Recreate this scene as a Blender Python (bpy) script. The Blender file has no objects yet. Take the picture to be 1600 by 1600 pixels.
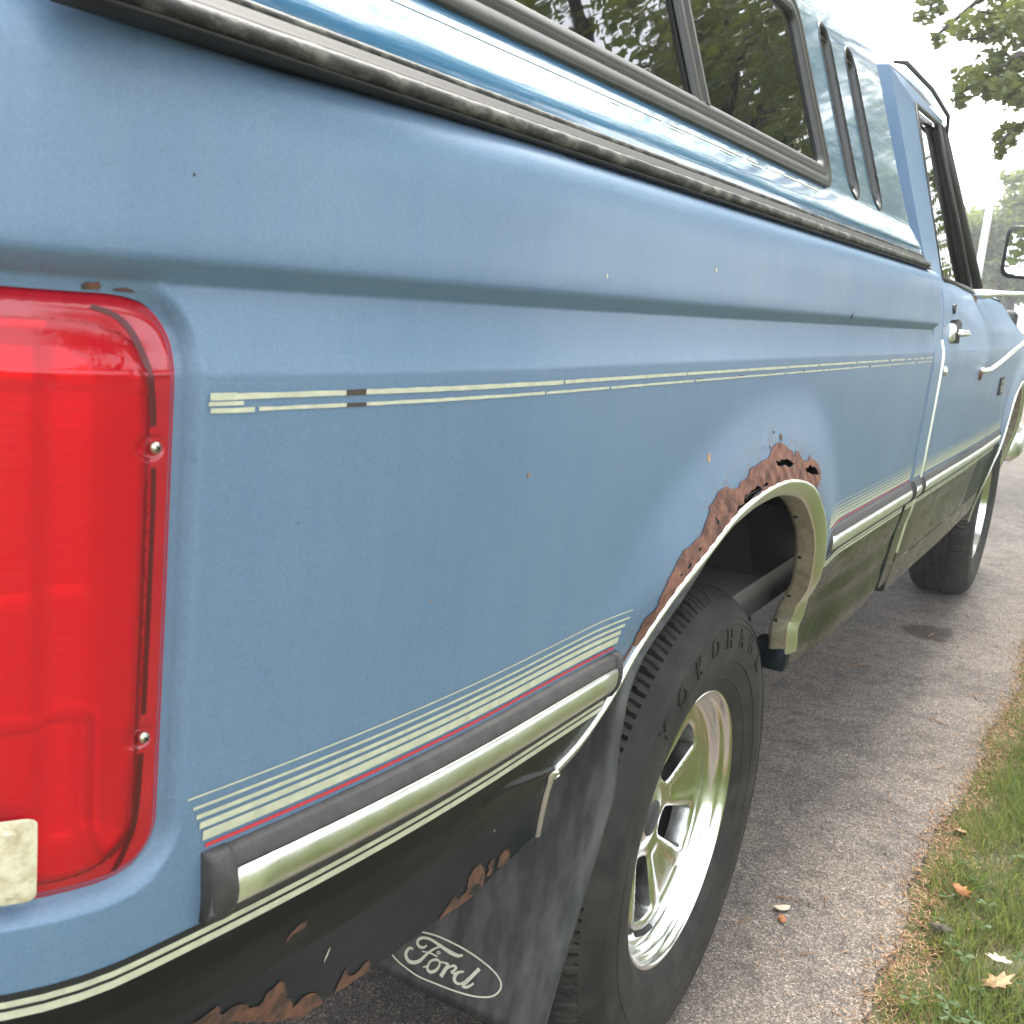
import bpy, math, random
import numpy as np
from mathutils import Matrix, Vector
from mathutils.geometry import delaunay_2d_cdt

R = math.radians
rng = np.random.default_rng(7)
random.seed(7)
scene = bpy.context.scene
COL = scene.collection

# ------------------------------------------------------------------ camera
CAM_R = (0.481546, -0.871824, 0.089646)
CAM_U = (0.142483, 0.178802, 0.973513)
CAM_B = (-0.864761, -0.456019, 0.210322)
cam_d = bpy.data.cameras.new('camera')
cam = bpy.data.objects.new('camera', cam_d); COL.objects.link(cam)
CAMPOS = Vector((-1.5487, -0.4848, 1.1479))
mw = Matrix.Identity(4)
for i in range(3):
    mw[i][0] = CAM_R[i]; mw[i][1] = CAM_U[i]; mw[i][2] = CAM_B[i]; mw[i][3] = CAMPOS[i]
cam.matrix_world = mw
cam_d.sensor_width = 36.0
cam_d.lens = 41.0
cam_d.clip_start = 0.02; cam_d.clip_end = 1000
cam_d.dof.use_dof = True
cam_d.dof.focus_distance = 1.55
cam_d.dof.aperture_fstop = 24.0
scene.camera = cam

# ------------------------------------------------------------------ sky, sun, exposure
SUN_EL, SUN_ROT = R(56), R(88)
world = bpy.data.worlds.new('World'); scene.world = world
world.use_nodes = True
wn = world.node_tree.nodes; wl = world.node_tree.links
wn.clear()
w_out = wn.new('ShaderNodeOutputWorld'); w_bg = wn.new('ShaderNodeBackground')
sky = wn.new('ShaderNodeTexSky'); sky.sky_type = 'NISHITA'; sky.sun_disc = False
sky.sun_elevation = SUN_EL; sky.sun_rotation = SUN_ROT; sky.dust_density = 3.0
w_mix = wn.new('ShaderNodeMix'); w_mix.data_type = 'RGBA'
w_mix.inputs[0].default_value = 0.72
w_mix.inputs[7].default_value = (8.6, 9.0, 9.5, 1)          # bright even overcast
wl.new(sky.outputs[0], w_mix.inputs[6]); wl.new(w_mix.outputs[2], w_bg.inputs[0])
w_bg.inputs[1].default_value = 0.10
wl.new(w_bg.outputs[0], w_out.inputs[0])
sun_d = bpy.data.lights.new('sun', 'SUN'); sun_d.energy = 1.5; sun_d.angle = R(16); sun_d.color = (1, .96, .88)
sun = bpy.data.objects.new('sun', sun_d); COL.objects.link(sun)
sdir = Vector((math.cos(SUN_EL) * math.sin(SUN_ROT), math.cos(SUN_EL) * math.cos(SUN_ROT), math.sin(SUN_EL)))   # towards the sun
sun.rotation_euler = sdir.to_track_quat('Z', 'Y').to_euler()
scene.view_settings.view_transform = 'Standard'
scene.view_settings.look = 'None'
scene.view_settings.gamma = 1.0
scene.view_settings.use_curve_mapping = False
scene.view_settings.exposure = 2.38
scene.render.engine = 'CYCLES'
scene.cycles.max_bounces = 8
scene.cycles.volume_bounces = 0
scene.cycles.use_denoising = True

# ------------------------------------------------------------------ materials
def new_mat(name):
    m = bpy.data.materials.new(name); m.use_nodes = True
    nt = m.node_tree
    return m, nt, nt.nodes['Principled BSDF']

def ramp(nt, src, stops):
    r = nt.nodes.new('ShaderNodeValToRGB')
    e = r.color_ramp.elements
    while len(e) < len(stops): e.new(.5)
    for k, (pos, c) in enumerate(stops):
        e[k].position = pos; e[k].color = (c[0], c[1], c[2], 1) if hasattr(c, '__len__') else (c, c, c, 1)
    nt.links.new(src, r.inputs[0])
    return r

def coords(nt, scale=(1, 1, 1)):
    tc = nt.nodes.new('ShaderNodeTexCoord'); mp = nt.nodes.new('ShaderNodeMapping')
    mp.inputs['Scale'].default_value = scale
    nt.links.new(tc.outputs['Object'], mp.inputs[0])
    return mp.outputs[0]

def noise(nt, scale, detail=4, rough=.55, vec=None, stretch=None, dist=0.0):
    n = nt.nodes.new('ShaderNodeTexNoise')
    n.inputs['Scale'].default_value = scale; n.inputs['Detail'].default_value = detail
    n.inputs['Roughness'].default_value = rough; n.inputs['Distortion'].default_value = dist
    nt.links.new(vec if vec else coords(nt, stretch or (1, 1, 1)), n.inputs['Vector'])
    return n.outputs[0]

def mixc(nt, fac, a, b, mode='MIX'):
    m = nt.nodes.new('ShaderNodeMix'); m.data_type = 'RGBA'; m.blend_type = mode
    for s, v in ((0, fac), (6, a), (7, b)):
        if hasattr(v, 'is_output') or isinstance(v, bpy.types.NodeSocket): nt.links.new(v, m.inputs[s])
        elif s == 0: m.inputs[0].default_value = v
        else: m.inputs[s].default_value = (v[0], v[1], v[2], 1)
    return m.outputs[2]

def bump(nt, bsdf, h, strength=.2, dist=.01):
    b = nt.nodes.new('ShaderNodeBump'); b.inputs['Strength'].default_value = strength
    b.inputs['Distance'].default_value = dist
    nt.links.new(h, b.inputs['Height']); nt.links.new(b.outputs[0], bsdf.inputs['Normal'])
    return b

def mat(name, c, rough=.5, metal=0.0, var=0.0, vscale=20, coat=0.0, bstr=0.0, bscale=60, bdist=.002, stretch=None, rvar=0.0, spec=.5, c2=None, cthr=(.4, .6)):
    m, nt, b = new_mat(name)
    b.inputs['Base Color'].default_value = (*c, 1)
    b.inputs['Roughness'].default_value = rough; b.inputs['Metallic'].default_value = metal
    b.inputs['Coat Weight'].default_value = coat; b.inputs['Coat Roughness'].default_value = .05
    b.inputs['Specular IOR Level'].default_value = spec
    if var or c2:
        n = noise(nt, vscale, 5, .6, stretch=stretch)
        if c2: rr = ramp(nt, n, [(cthr[0], c), (cthr[1], c2)])
        else: rr = ramp(nt, n, [(.3, tuple(x * (1 - var) for x in c)), (.7, tuple(min(1, x * (1 + var)) for x in c))])
        nt.links.new(rr.outputs[0], b.inputs['Base Color'])
    if rvar:
        rr = ramp(nt, noise(nt, vscale * .7, 5, .65, stretch=stretch), [(.3, max(0.02, rough - rvar)), (.7, min(1, rough + rvar))])
        nt.links.new(rr.outputs[0], b.inputs['Roughness'])
    if bstr: bump(nt, b, noise(nt, bscale, 5, .6, stretch=stretch), bstr, bdist)
    return m

def blue_paint():
    m, nt, b = new_mat('faded_blue_paint')
    def math_(op, a, v=None):
        n = nt.nodes.new('ShaderNodeMath'); n.operation = op
        for k, q in ((0, a), (1, v)):
            if q is None: continue
            if isinstance(q, bpy.types.NodeSocket): nt.links.new(q, n.inputs[k])
            else: n.inputs[k].default_value = q
        return n.outputs[0]
    v1 = ramp(nt, noise(nt, 3.0, 4, .55), [(.3, (.090, .154, .236)), (.7, (.108, .174, .258))]).outputs[0]
    st = ramp(nt, noise(nt, 8, 6, .7, stretch=(7, 7, .5)), [(.40, 0), (.72, 1)])
    c = mixc(nt, math_('MULTIPLY', st.outputs[0], .28), v1, (.145, .205, .265))
    sp = ramp(nt, noise(nt, 420, 3, .6), [(.35, (.86, .86, .87)), (.65, (1.13, 1.12, 1.11))]).outputs[0]
    c = mixc(nt, .6, c, sp, 'MULTIPLY')
    ch = ramp(nt, noise(nt, 55, 3, .5), [(.72, 0), (.75, 1)])
    c = mixc(nt, math_('MULTIPLY', ch.outputs[0], .35), c, (.05, .10, .18))
    sc = ramp(nt, noise(nt, 20, 5, .65, stretch=(.25, 1, 3.2), dist=1.2), [(.655, 0), (.675, 1)])
    c = mixc(nt, math_('MULTIPLY', sc.outputs[0], .22), c, (.17, .22, .27))
    # rust bleeding into the paint around the wheel arch
    vec = coords(nt)
    d1 = nt.nodes.new('ShaderNodeVectorMath'); d1.operation = 'SUBTRACT'; d1.inputs[1].default_value = (-.08, 0, .46); nt.links.new(vec, d1.inputs[0])
    d2 = nt.nodes.new('ShaderNodeVectorMath'); d2.operation = 'MULTIPLY'; d2.inputs[1].default_value = (.98, 0, 1); nt.links.new(d1.outputs[0], d2.inputs[0])
    d3 = nt.nodes.new('ShaderNodeVectorMath'); d3.operation = 'LENGTH'; nt.links.new(d2.outputs[0], d3.inputs[0])
    fall = ramp(nt, d3.outputs['Value'], [(.455, 1), (.53, 0)])
    ns_ = ramp(nt, noise(nt, 46, 6, .68), [(.50, 0), (.66, 1)])
    c = mixc(nt, math_('MULTIPLY', math_('MULTIPLY', fall.outputs[0], ns_.outputs[0]), .75), c, (.17, .10, .065))
    nt.links.new(c, b.inputs['Base Color'])
    rr = ramp(nt, noise(nt, 6, 5, .6), [(.3, .40), (.7, .52)])
    nt.links.new(rr.outputs[0], b.inputs['Roughness'])
    b.inputs['Coat Weight'].default_value = .12; b.inputs['Coat Roughness'].default_value = .14
    bump(nt, b, noise(nt, 700, 3, .6), .08, .0005)
    return m

MT = {}
MT['blue'] = blue_paint()
MT['dark'] = mat('dark_lower_paint', (.0045, .0090, .0130), .34, vscale=7, rvar=.08, spec=.18, c2=(.010, .014, .016), cthr=(.45, .95))
MT['dark2'] = mat('glossy_dark_paint', (.006, .010, .012), .27, rvar=.05, vscale=9, coat=.12, spec=.35)
MT['bandpaint'] = mat('black_band_paint', (.007, .007, .008), .42, vscale=16, rvar=.1, spec=.25, c2=(.022, .021, .019), cthr=(.5, .85), stretch=(.5, 1, 2))
MT['cream'] = mat('cream_stripe', (.46, .46, .33), .45, var=.15, vscale=90)
MT['bare'] = mat('bare_stripe_gap', (.045, .03, .025), .6)
MT['red'] = mat('red_stripe', (.52, .04, .05), .4)
MT['black'] = mat('black_stripe', (.012, .012, .013), .5)
MT['rubber'] = mat('weathered_rubber', (.035, .033, .031), .62, var=.35, vscale=70, bstr=.15, bscale=300)
MT['tyre'] = mat('tyre_rubber', (.0135, .0125, .0110), .70, vscale=22, c2=(.042, .036, .029), cthr=(.40, .80), spec=.35, bstr=.1, bscale=400)
MT['chrome'] = mat('bright_trim', (.88, .88, .82), .33, 1.0, rvar=.06, vscale=40)
MT['alloy'] = mat('polished_alloy', (.83, .83, .81), .20, 1.0, rvar=.07, vscale=45, bstr=.05, bscale=50, bdist=.003)
MT['flange'] = mat('dirty_flange', (.42, .37, .28), .5, .55, var=.3, vscale=45, rvar=.15)
MT['rust'] = mat('rust', (.20, .085, .055), .85, var=.0, vscale=38, bstr=.6, bscale=180, bdist=.003, c2=(.085, .036, .025), cthr=(.44, .62))
MT['rust2'] = mat('rust_bright', (.150, .060, .030), .88, vscale=70, bstr=.6, bscale=160, bdist=.002, c2=(.050, .026, .018), cthr=(.38, .60))
MT['near_black'] = mat('dark_interior', (.012, .011, .010), .9)  # one near-black colour for housings, recesses, slots and chips
MT['under'] = mat('underbody', (.016, .015, .014), .9, var=.3, vscale=12)
MT['flap'] = mat('mud_flap_rubber', (.024, .024, .025), .50, var=.0, vscale=16, bstr=.2, bscale=350, c2=(.095, .091, .085), cthr=(.40, .80), stretch=(3, 3, .7))
MT['logo'] = mat('logo_white', (.55, .53, .42), .5, var=.1, vscale=200)
MT['lens_edge'] = mat('red_lens_edge', (.34, .010, .018), .20, var=.1, vscale=60, coat=.3)
MT['seamline'] = mat('lens_seam', (.07, .005, .007), .35)
MT['white_lens'] = mat('reverse_lens', (.62, .56, .40), .30, vscale=90, c2=(.40, .34, .20), cthr=(.45, .7), bstr=.5, bscale=260, bdist=.002)
MT['screw'] = mat('screw_metal', (.55, .50, .40), .3, 1.0, var=.2, vscale=400)
MT['topper'] = mat('glossy_teal_blue', (.048, .140, .240), .08, var=.12, vscale=4, coat=1.0, bstr=.42, bscale=26, bdist=.004, stretch=(.22, 3, 3))
MT['frame'] = mat('window_frame_black', (.026, .0245, .020), .40, var=.25, vscale=40)
MT['seal'] = mat('rail_seal_black', (.012, .011, .009), .58, var=.3, vscale=60, spec=.3)
MT['bead'] = mat('mottled_bead', (.010, .010, .008), .55, vscale=85, bstr=.35, bscale=260, bdist=.002, c2=(.17, .17, .13), cthr=(.46, .74), stretch=(.45, 1, 1))
MT['vent'] = mat('vent_dark', (.020, .019, .016), .25, var=.3, vscale=50)
MT['steel'] = mat('hub_dark', (.030, .021, .017), .75, 0.0, var=.4, vscale=30)
MT['bark'] = mat('bark', (.085, .068, .052), .9, var=.4, vscale=9, bstr=.8, bscale=25, bdist=.03, stretch=(1, 1, .25))
MT['white_wall'] = mat('white_siding', (.75, .76, .78), .7, var=.05)
MT['roofing'] = mat('grey_roof', (.16, .15, .15), .9, var=.2)
MT['glassdark'] = mat('window_dark', (.02, .025, .03), .05)
MT['pole'] = mat('pale_pole', (.62, .62, .60), .6, var=.1)
MT['twig'] = mat('twig', (.26, .135, .055), .8, var=.4, vscale=60)
MT['leaf_orange'] = mat('dry_leaf', (.34, .13, .045), .7, var=.4, vscale=50)
MT['leaf_tan'] = mat('tan_leaf', (.38, .23, .12), .75, var=.35, vscale=50)
MT['leaf_pale'] = mat('pale_litter', (.55, .45, .33), .8, var=.3, vscale=50)

def tinted_glass(name, tint=.10):
    m, nt, b = new_mat(name)
    out = nt.nodes['Material Output']
    tr = nt.nodes.new('ShaderNodeBsdfTransparent'); tr.inputs[0].default_value = (tint, tint, tint * .95, 1)
    gl = nt.nodes.new('ShaderNodeBsdfGlossy'); gl.inputs['Roughness'].default_value = .015
    fr = nt.nodes.new('ShaderNodeFresnel'); fr.inputs[0].default_value = 2.0
    mx = nt.nodes.new('ShaderNodeMixShader')
    bp = nt.nodes.new('ShaderNodeBump'); bp.inputs['Strength'].default_value = .06; bp.inputs['Distance'].default_value = .01
    nt.links.new(noise(nt, 5, 3, .5), bp.inputs['Height'])
    nt.links.new(bp.outputs[0], gl.inputs['Normal'])
    nt.links.new(fr.outputs[0], mx.inputs[0]); nt.links.new(tr.outputs[0], mx.inputs[1]); nt.links.new(gl.outputs[0], mx.inputs[2])
    nt.links.new(mx.outputs[0], out.inputs[0])
    return m
MT['glass'] = tinted_glass('tinted_glass', .12)
MT['lens'] = tinted_glass('red_lens', .9)
_t = MT['lens'].node_tree.nodes
for _n in _t:
    if _n.bl_idname == 'ShaderNodeBsdfTransparent': _n.inputs[0].default_value = (.93, .045, .075, 1)
    if _n.bl_idname == 'ShaderNodeBsdfGlossy': _n.inputs['Roughness'].default_value = .10
    if _n.bl_idname == 'ShaderNodeFresnel': _n.inputs[0].default_value = 1.46
    if _n.bl_idname == 'ShaderNodeBump': _n.inputs['Strength'].default_value = .12; _n.inputs['Distance'].default_value = .0015
    if _n.bl_idname == 'ShaderNodeTexNoise': _n.inputs['Scale'].default_value = 60
_nt = MT['lens'].node_tree
_df = _nt.nodes.new('ShaderNodeBsdfDiffuse'); _df.inputs[0].default_value = (.72, .04, .065, 1)
_m2 = _nt.nodes.new('ShaderNodeMixShader'); _m2.inputs[0].default_value = .20
_tr = [n for n in _nt.nodes if n.bl_idname == 'ShaderNodeBsdfTransparent'][0]
_m1 = [n for n in _nt.nodes if n.bl_idname == 'ShaderNodeMixShader' and n != _m2][0]
_nt.links.new(_tr.outputs[0], _m2.inputs[1]); _nt.links.new(_df.outputs[0], _m2.inputs[2]); _nt.links.new(_m2.outputs[0], _m1.inputs[1])
def reflector_mat():
    m, nt, b = new_mat('lamp_reflector')
    b.inputs['Base Color'].default_value = (.86, .85, .82, 1); b.inputs['Roughness'].default_value = .42; b.inputs['Metallic'].default_value = .25
    w = nt.nodes.new('ShaderNodeTexWave'); w.bands_direction = 'Z'; w.inputs['Scale'].default_value = 55; w.inputs['Distortion'].default_value = 1.5; w.inputs['Detail'].default_value = 1
    nt.links.new(coords(nt), w.inputs['Vector'])
    v = nt.nodes.new('ShaderNodeTexVoronoi'); v.inputs['Scale'].default_value = 420; nt.links.new(coords(nt), v.inputs['Vector'])
    a = nt.nodes.new('ShaderNodeMath'); a.operation = 'MULTIPLY_ADD'; a.inputs[1].default_value = .5
    nt.links.new(v.outputs['Distance'], a.inputs[0]); nt.links.new(w.outputs[1], a.inputs[2])
    bump(nt, b, a.outputs[0], .16, .0012)
    return m
MT['reflector'] = reflector_mat()
MT['mirror'] = mat('mirror_glass', (.85, .87, .88), .01, 1.0)

def leaf_mat(name, c1, c2):
    m, nt, b = new_mat(name)
    rr = ramp(nt, noise(nt, 1.3, 3, .6), [(.3, c1), (.7, c2)])
    nt.links.new(rr.outputs[0], b.inputs['Base Color'])
    b.inputs['Roughness'].default_value = .5
    out = nt.nodes['Material Output']
    tl = nt.nodes.new('ShaderNodeBsdfTranslucent')
    nt.links.new(mixc(nt, .5, rr.outputs[0], (.26, .30, .05)), tl.inputs[0])
    mx = nt.nodes.new('ShaderNodeMixShader'); mx.inputs[0].default_value = .5
    nt.links.new(b.outputs[0], mx.inputs[1]); nt.links.new(tl.outputs[0], mx.inputs[2])
    nt.links.new(mx.outputs[0], out.inputs[0])
    return m
MT['leaf'] = leaf_mat('tree_leaf', (.085, .115, .022), (.120, .145, .036))
MT['leaf2'] = leaf_mat('sunlit_far_leaf', (.12, .15, .05), (.17, .19, .08))  # lighter leaf copy; far sunlight and glare are put into its colour
MT['leaf3'] = leaf_mat('backlit_leaf', (.115, .135, .035), (.16, .175, .06))
MT['grass'] = leaf_mat('grass_blade', (.095, .145, .038), (.145, .180, .062))
MT['grass2'] = leaf_mat('bright_grass_blade', (.14, .21, .045), (.20, .24, .08))
MT['drygrass'] = leaf_mat('dry_grass_blade', (.30, .20, .10), (.40, .28, .14))
MT['clover'] = leaf_mat('clover', (.05, .11, .02), (.08, .14, .03))

def asphalt_mat():
    m, nt, b = new_mat('old_asphalt')
    v = nt.nodes.new('ShaderNodeTexVoronoi'); v.inputs['Scale'].default_value = 280
    vec = coords(nt); nt.links.new(vec, v.inputs['Vector'])
    v2 = nt.nodes.new('ShaderNodeTexVoronoi'); v2.inputs['Scale'].default_value = 420
    nt.links.new(vec, v2.inputs['Vector'])
    sep = nt.nodes.new('ShaderNodeSeparateColor'); nt.links.new(v.outputs['Color'], sep.inputs[0])
    sep2 = nt.nodes.new('ShaderNodeSeparateColor'); nt.links.new(v2.outputs['Color'], sep2.inputs[0])
    st1 = ramp(nt, sep.outputs[0], [(.0, (.040, .035, .032)), (.42, (.105, .086, .072)), (.66, (.175, .143, .117)), (.86, (.25, .205, .167)), (1.0, (.50, .43, .36))]).outputs[0]
    st2 = ramp(nt, sep2.outputs[0], [(.0, (.042, .036, .032)), (.6, (.145, .118, .097)), (1.0, (.36, .30, .25))]).outputs[0]
    c = mixc(nt, .45, st1, st2)
    big = ramp(nt, noise(nt, 2.2, 6, .65, vec=vec), [(.32, (.62, .62, .63)), (.52, (1, 1, 1)), (.75, (1.12, 1.08, 1.02))]).outputs[0]
    c = mixc(nt, 1.0, c, big, 'MULTIPLY')
    med = ramp(nt, noise(nt, 14, 5, .7, vec=vec), [(.36, (.50, .50, .52)), (.52, (1, 1, 1))]).outputs[0]
    c = mixc(nt, .75, c, med, 'MULTIPLY')
    # a dark oil stain in front of the rear wheel
    sx = nt.nodes.new('ShaderNodeVectorMath'); sx.operation = 'SUBTRACT'; sx.inputs[1].default_value = (2.66, .045, 0)
    nt.links.new(vec, sx.inputs[0])
    sc = nt.nodes.new('ShaderNodeVectorMath'); sc.operation = 'MULTIPLY'; sc.inputs[1].default_value = (5.6, 6.6, 0)
    nt.links.new(sx.outputs[0], sc.inputs[0])
    ln = nt.nodes.new('ShaderNodeVectorMath'); ln.operation = 'LENGTH'; nt.links.new(sc.outputs[0], ln.inputs[0])
    nadd = nt.nodes.new('ShaderNodeMath'); nadd.operation = 'MULTIPLY_ADD'; nadd.inputs[1].default_value = 1.7
    nt.links.new(noise(nt, 9, 5, .6, vec=vec), nadd.inputs[0]); nt.links.new(ln.outputs['Value'], nadd.inputs[2])
    stn = ramp(nt, nadd.outputs[0], [(.0, (.22, .185, .15)), (.78, (.30, .26, .22)), (1.0, (1, 1, 1))])
    # ramps clamp at 1, so rescale
    dv = nt.nodes.new('ShaderNodeMath'); dv.operation = 'MULTIPLY'; dv.inputs[1].default_value = .62
    nt.links.new(nadd.outputs[0], dv.inputs[0]); nt.links.new(dv.outputs[0], stn.inputs[0])
    c = mixc(nt, 1.0, c, stn.outputs[0], 'MULTIPLY')
    nt.links.new(c, b.inputs['Base Color'])
    b.inputs['Roughness'].default_value = .85
    bump(nt, b, v.outputs['Distance'], .5, .004)
    return m
MT['asphalt'] = asphalt_mat()

def lawn_mat():
    m, nt, b = new_mat('lawn_soil')
    vec = coords(nt)
    a = ramp(nt, noise(nt, 3.2, 6, .65, vec=vec), [(.30, (.18, .135, .080)), (.46, (.115, .118, .050)), (.68, (.100, .135, .042))]).outputs[0]
    f = ramp(nt, noise(nt, 120, 4, .7, vec=vec), [(.3, (.5, .5, .5)), (.7, (1.25, 1.25, 1.25))]).outputs[0]
    nt.links.new(mixc(nt, 1.0, a, f, 'MULTIPLY'), b.inputs['Base Color'])
    b.inputs['Roughness'].default_value = .9
    bump(nt, b, noise(nt, 160, 4, .7, vec=vec), .7, .01)
    return m
MT['lawn'] = lawn_mat()

# ------------------------------------------------------------------ object helpers
def mesh(name, verts, faces, m=None, parent=None, smooth=True, normals=None, mats=None, midx=None):
    me = bpy.data.meshes.new(name)
    me.from_pydata([tuple(v) for v in verts], [], [tuple(f) for f in faces])
    for mm in (mats or [m]): me.materials.append(mm)
    if midx is not None: me.polygons.foreach_set('material_index', list(midx))
    me.polygons.foreach_set('use_smooth', [smooth] * len(me.polygons))
    me.update()
    if normals is not None: me.normals_split_custom_set_from_vertices([tuple(n) for n in normals])
    o = bpy.data.objects.new(name, me); COL.objects.link(o)
    if parent is not None: attach(o, parent)
    return o

def world_of(o):
    return (world_of(o.parent) @ o.matrix_parent_inverse @ o.matrix_basis) if o.parent else o.matrix_basis.copy()
def attach(o, parent):
    o.parent = parent
    o.matrix_parent_inverse = world_of(parent).inverted()

def tag(o, label=None, cat=None, group=None, kind=None):
    for k, v in (('label', label), ('category', cat), ('group', group), ('kind', kind)):
        if v: o[k] = v
    return o

def empty(name, loc):
    o = bpy.data.objects.new(name, None); COL.objects.link(o); o.location = loc
    o.empty_display_size = .1
    return o

class MB:
    """collects simple solids into one mesh"""
    def __init__(s): s.v = []; s.f = []
    def add(s, v, f):
        n = len(s.v); s.v += [tuple(x) for x in v]; s.f += [tuple(i + n for i in q) for q in f]
    def box(s, a, b, bev=0.0):
        x0, y0, z0 = a; x1, y1, z1 = b
        if bev <= 0:
            s.add([(x, y, z) for x in (x0, x1) for y in (y0, y1) for z in (z0, z1)],
                  [(0, 1, 3, 2), (4, 6, 7, 5), (0, 4, 5, 1), (2, 3, 7, 6), (0, 2, 6, 4), (1, 5, 7, 3)])
        else:
            c = bev
            sec = [(y0 + c, z0), (y1 - c, z0), (y1, z0 + c), (y1, z1 - c), (y1 - c, z1), (y0 + c, z1), (y0, z1 - c), (y0, z0 + c)]
            sec2 = [(min(max(y, y0 + c), y1 - c), min(max(z, z0 + c), z1 - c)) for y, z in sec]
            rings = [(x0, sec2), (x0 + c, sec), (x1 - c, sec), (x1, sec2)]
            v = [(x, y, z) for x, q in rings for y, z in q]; f = []
            for k in range(3):
                for i in range(8):
                    j = (i + 1) % 8; f.append((k * 8 + i, (k + 1) * 8 + i, (k + 1) * 8 + j, k * 8 + j))
            f.append(tuple(range(8))); f.append(tuple(range(31, 23, -1)))
            s.add(v, f)
    def tube(s, pts, r, n=10, cap=True):
        pts = [Vector(p) for p in pts]
        rs = r if hasattr(r, '__len__') else [r] * len(pts)
        prev = None; v = []; f = []
        for i, p in enumerate(pts):
            t = (pts[min(i + 1, len(pts) - 1)] - pts[max(i - 1, 0)]).normalized()
            if prev is None:
                a = t.orthogonal().normalized()
            else:
                a = (prev - t * prev.dot(t)).normalized()
            prev = a; b = t.cross(a)
            for k in range(n):
                q = 2 * math.pi * k / n
                v.append(p + (a * math.cos(q) + b * math.sin(q)) * rs[i])
        for i in range(len(pts) - 1):
            for k in range(n):
                j = (k + 1) % n
                f.append((i * n + k, i * n + j, (i + 1) * n + j, (i + 1) * n + k))
        if cap: f.append(tuple(range(n - 1, -1, -1))); f.append(tuple((len(pts) - 1) * n + k for k in range(n)))
        s.add(v, f)
    def build(s, name, m, parent=None, smooth=True): return mesh(name, s.v, s.f, m, parent, smooth)

def catmull(pts, n=8, closed=False):
    P = [np.array(p, float) for p in pts]; out = []
    N = len(P)
    rngk = range(N) if closed else range(N - 1)
    for i in rngk:
        if closed: a, b, c, d = P[i - 1], P[i], P[(i + 1) % N], P[(i + 2) % N]
        else: a, b, c, d = P[max(i - 1, 0)], P[i], P[i + 1], P[min(i + 2, N - 1)]
        for k in range(n):
            t = k / n
            out.append(.5 * (2 * b + (c - a) * t + (2 * a - 5 * b + 4 * c - d) * t * t + (3 * b - a - 3 * c + d) * t ** 3))
    if not closed: out.append(P[-1])
    return [tuple(float(x) for x in q) for q in out]

def inside(poly, pts):
    poly = np.asarray(poly); pts = np.asarray(pts)
    x, y = pts[:, 0], pts[:, 1]; r = np.zeros(len(pts), bool)
    x0, y0 = poly[-1]
    for x1, y1 in poly:
        c = ((y1 > y) != (y0 > y))
        with np.errstate(divide='ignore', invalid='ignore'):
            r ^= c & (x < (x0 - x1) * (y - y1) / (y0 - y1 + 1e-30) + x1)
        x0, y0 = x1, y1
    return r

def seg_dist(poly, pts, closed=False):
    """distance of points to a polyline"""
    pts = np.atleast_2d(np.asarray(pts, float)); P = np.asarray(poly, float)
    A = P if closed else P[:-1]; B = np.roll(P, -1, 0) if closed else P[1:]
    if len(pts) < 4:
        AB = B - A; q = (AB * AB).sum(1) + 1e-18; out = np.empty(len(pts))
        for i, p in enumerate(pts):
            t = np.clip(((p - A) * AB).sum(1) / q, 0, 1); e = p - A - t[:, None] * AB
            out[i] = math.sqrt((e * e).sum(1).min())
        return out
    d = np.full(len(pts), 1e9)
    for a, b in zip(A, B):
        ab = b - a; t = np.clip(((pts - a) @ ab) / (ab @ ab + 1e-18), 0, 1)
        d = np.minimum(d, np.hypot(*(pts - a - t[:, None] * ab).T))
    return d

def resample(poly, step, closed=True):
    P = [np.array(p, float) for p in poly]; out = []
    N = len(P)
    for i in range(N if closed else N - 1):
        a, b = P[i], P[(i + 1) % N]; n = max(1, int(round(np.linalg.norm(b - a) / step)))
        for k in range(n): out.append(a + (b - a) * k / n)
    if not closed: out.append(P[-1])
    return np.array(out)

def rrect(u0, u1, z0, z1, r, n=7):
    out = []
    if not hasattr(r, '__len__'): r = (r,) * 4
    for (cx, cz, a0, q) in ((u1 - r[0], z1 - r[0], 0, r[0]), (u0 + r[1], z1 - r[1], 90, r[1]), (u0 + r[2], z0 + r[2], 180, r[2]), (u1 - r[3], z0 + r[3], 270, r[3])):
        for k in range(n + 1):
            a = R(a0 + 90 * k / n); out.append((cx + q * math.cos(a), cz + q * math.sin(a)))
    return out

def rrect_sd(u, z, u0, u1, z0, z1, r):
    """signed distance to a rounded rectangle, negative inside"""
    cx, cz = (u0 + u1) / 2, (z0 + z1) / 2
    qx = abs(u - cx) - (u1 - u0) / 2 + r; qz = abs(z - cz) - (z1 - z0) / 2 + r
    return min(max(qx, qz), 0) + math.hypot(max(qx, 0), max(qz, 0)) - r

def smooth(a, b, x):
    t = min(1, max(0, (x - a) / (b - a))); return t * t * (3 - 2 * t)

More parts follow.
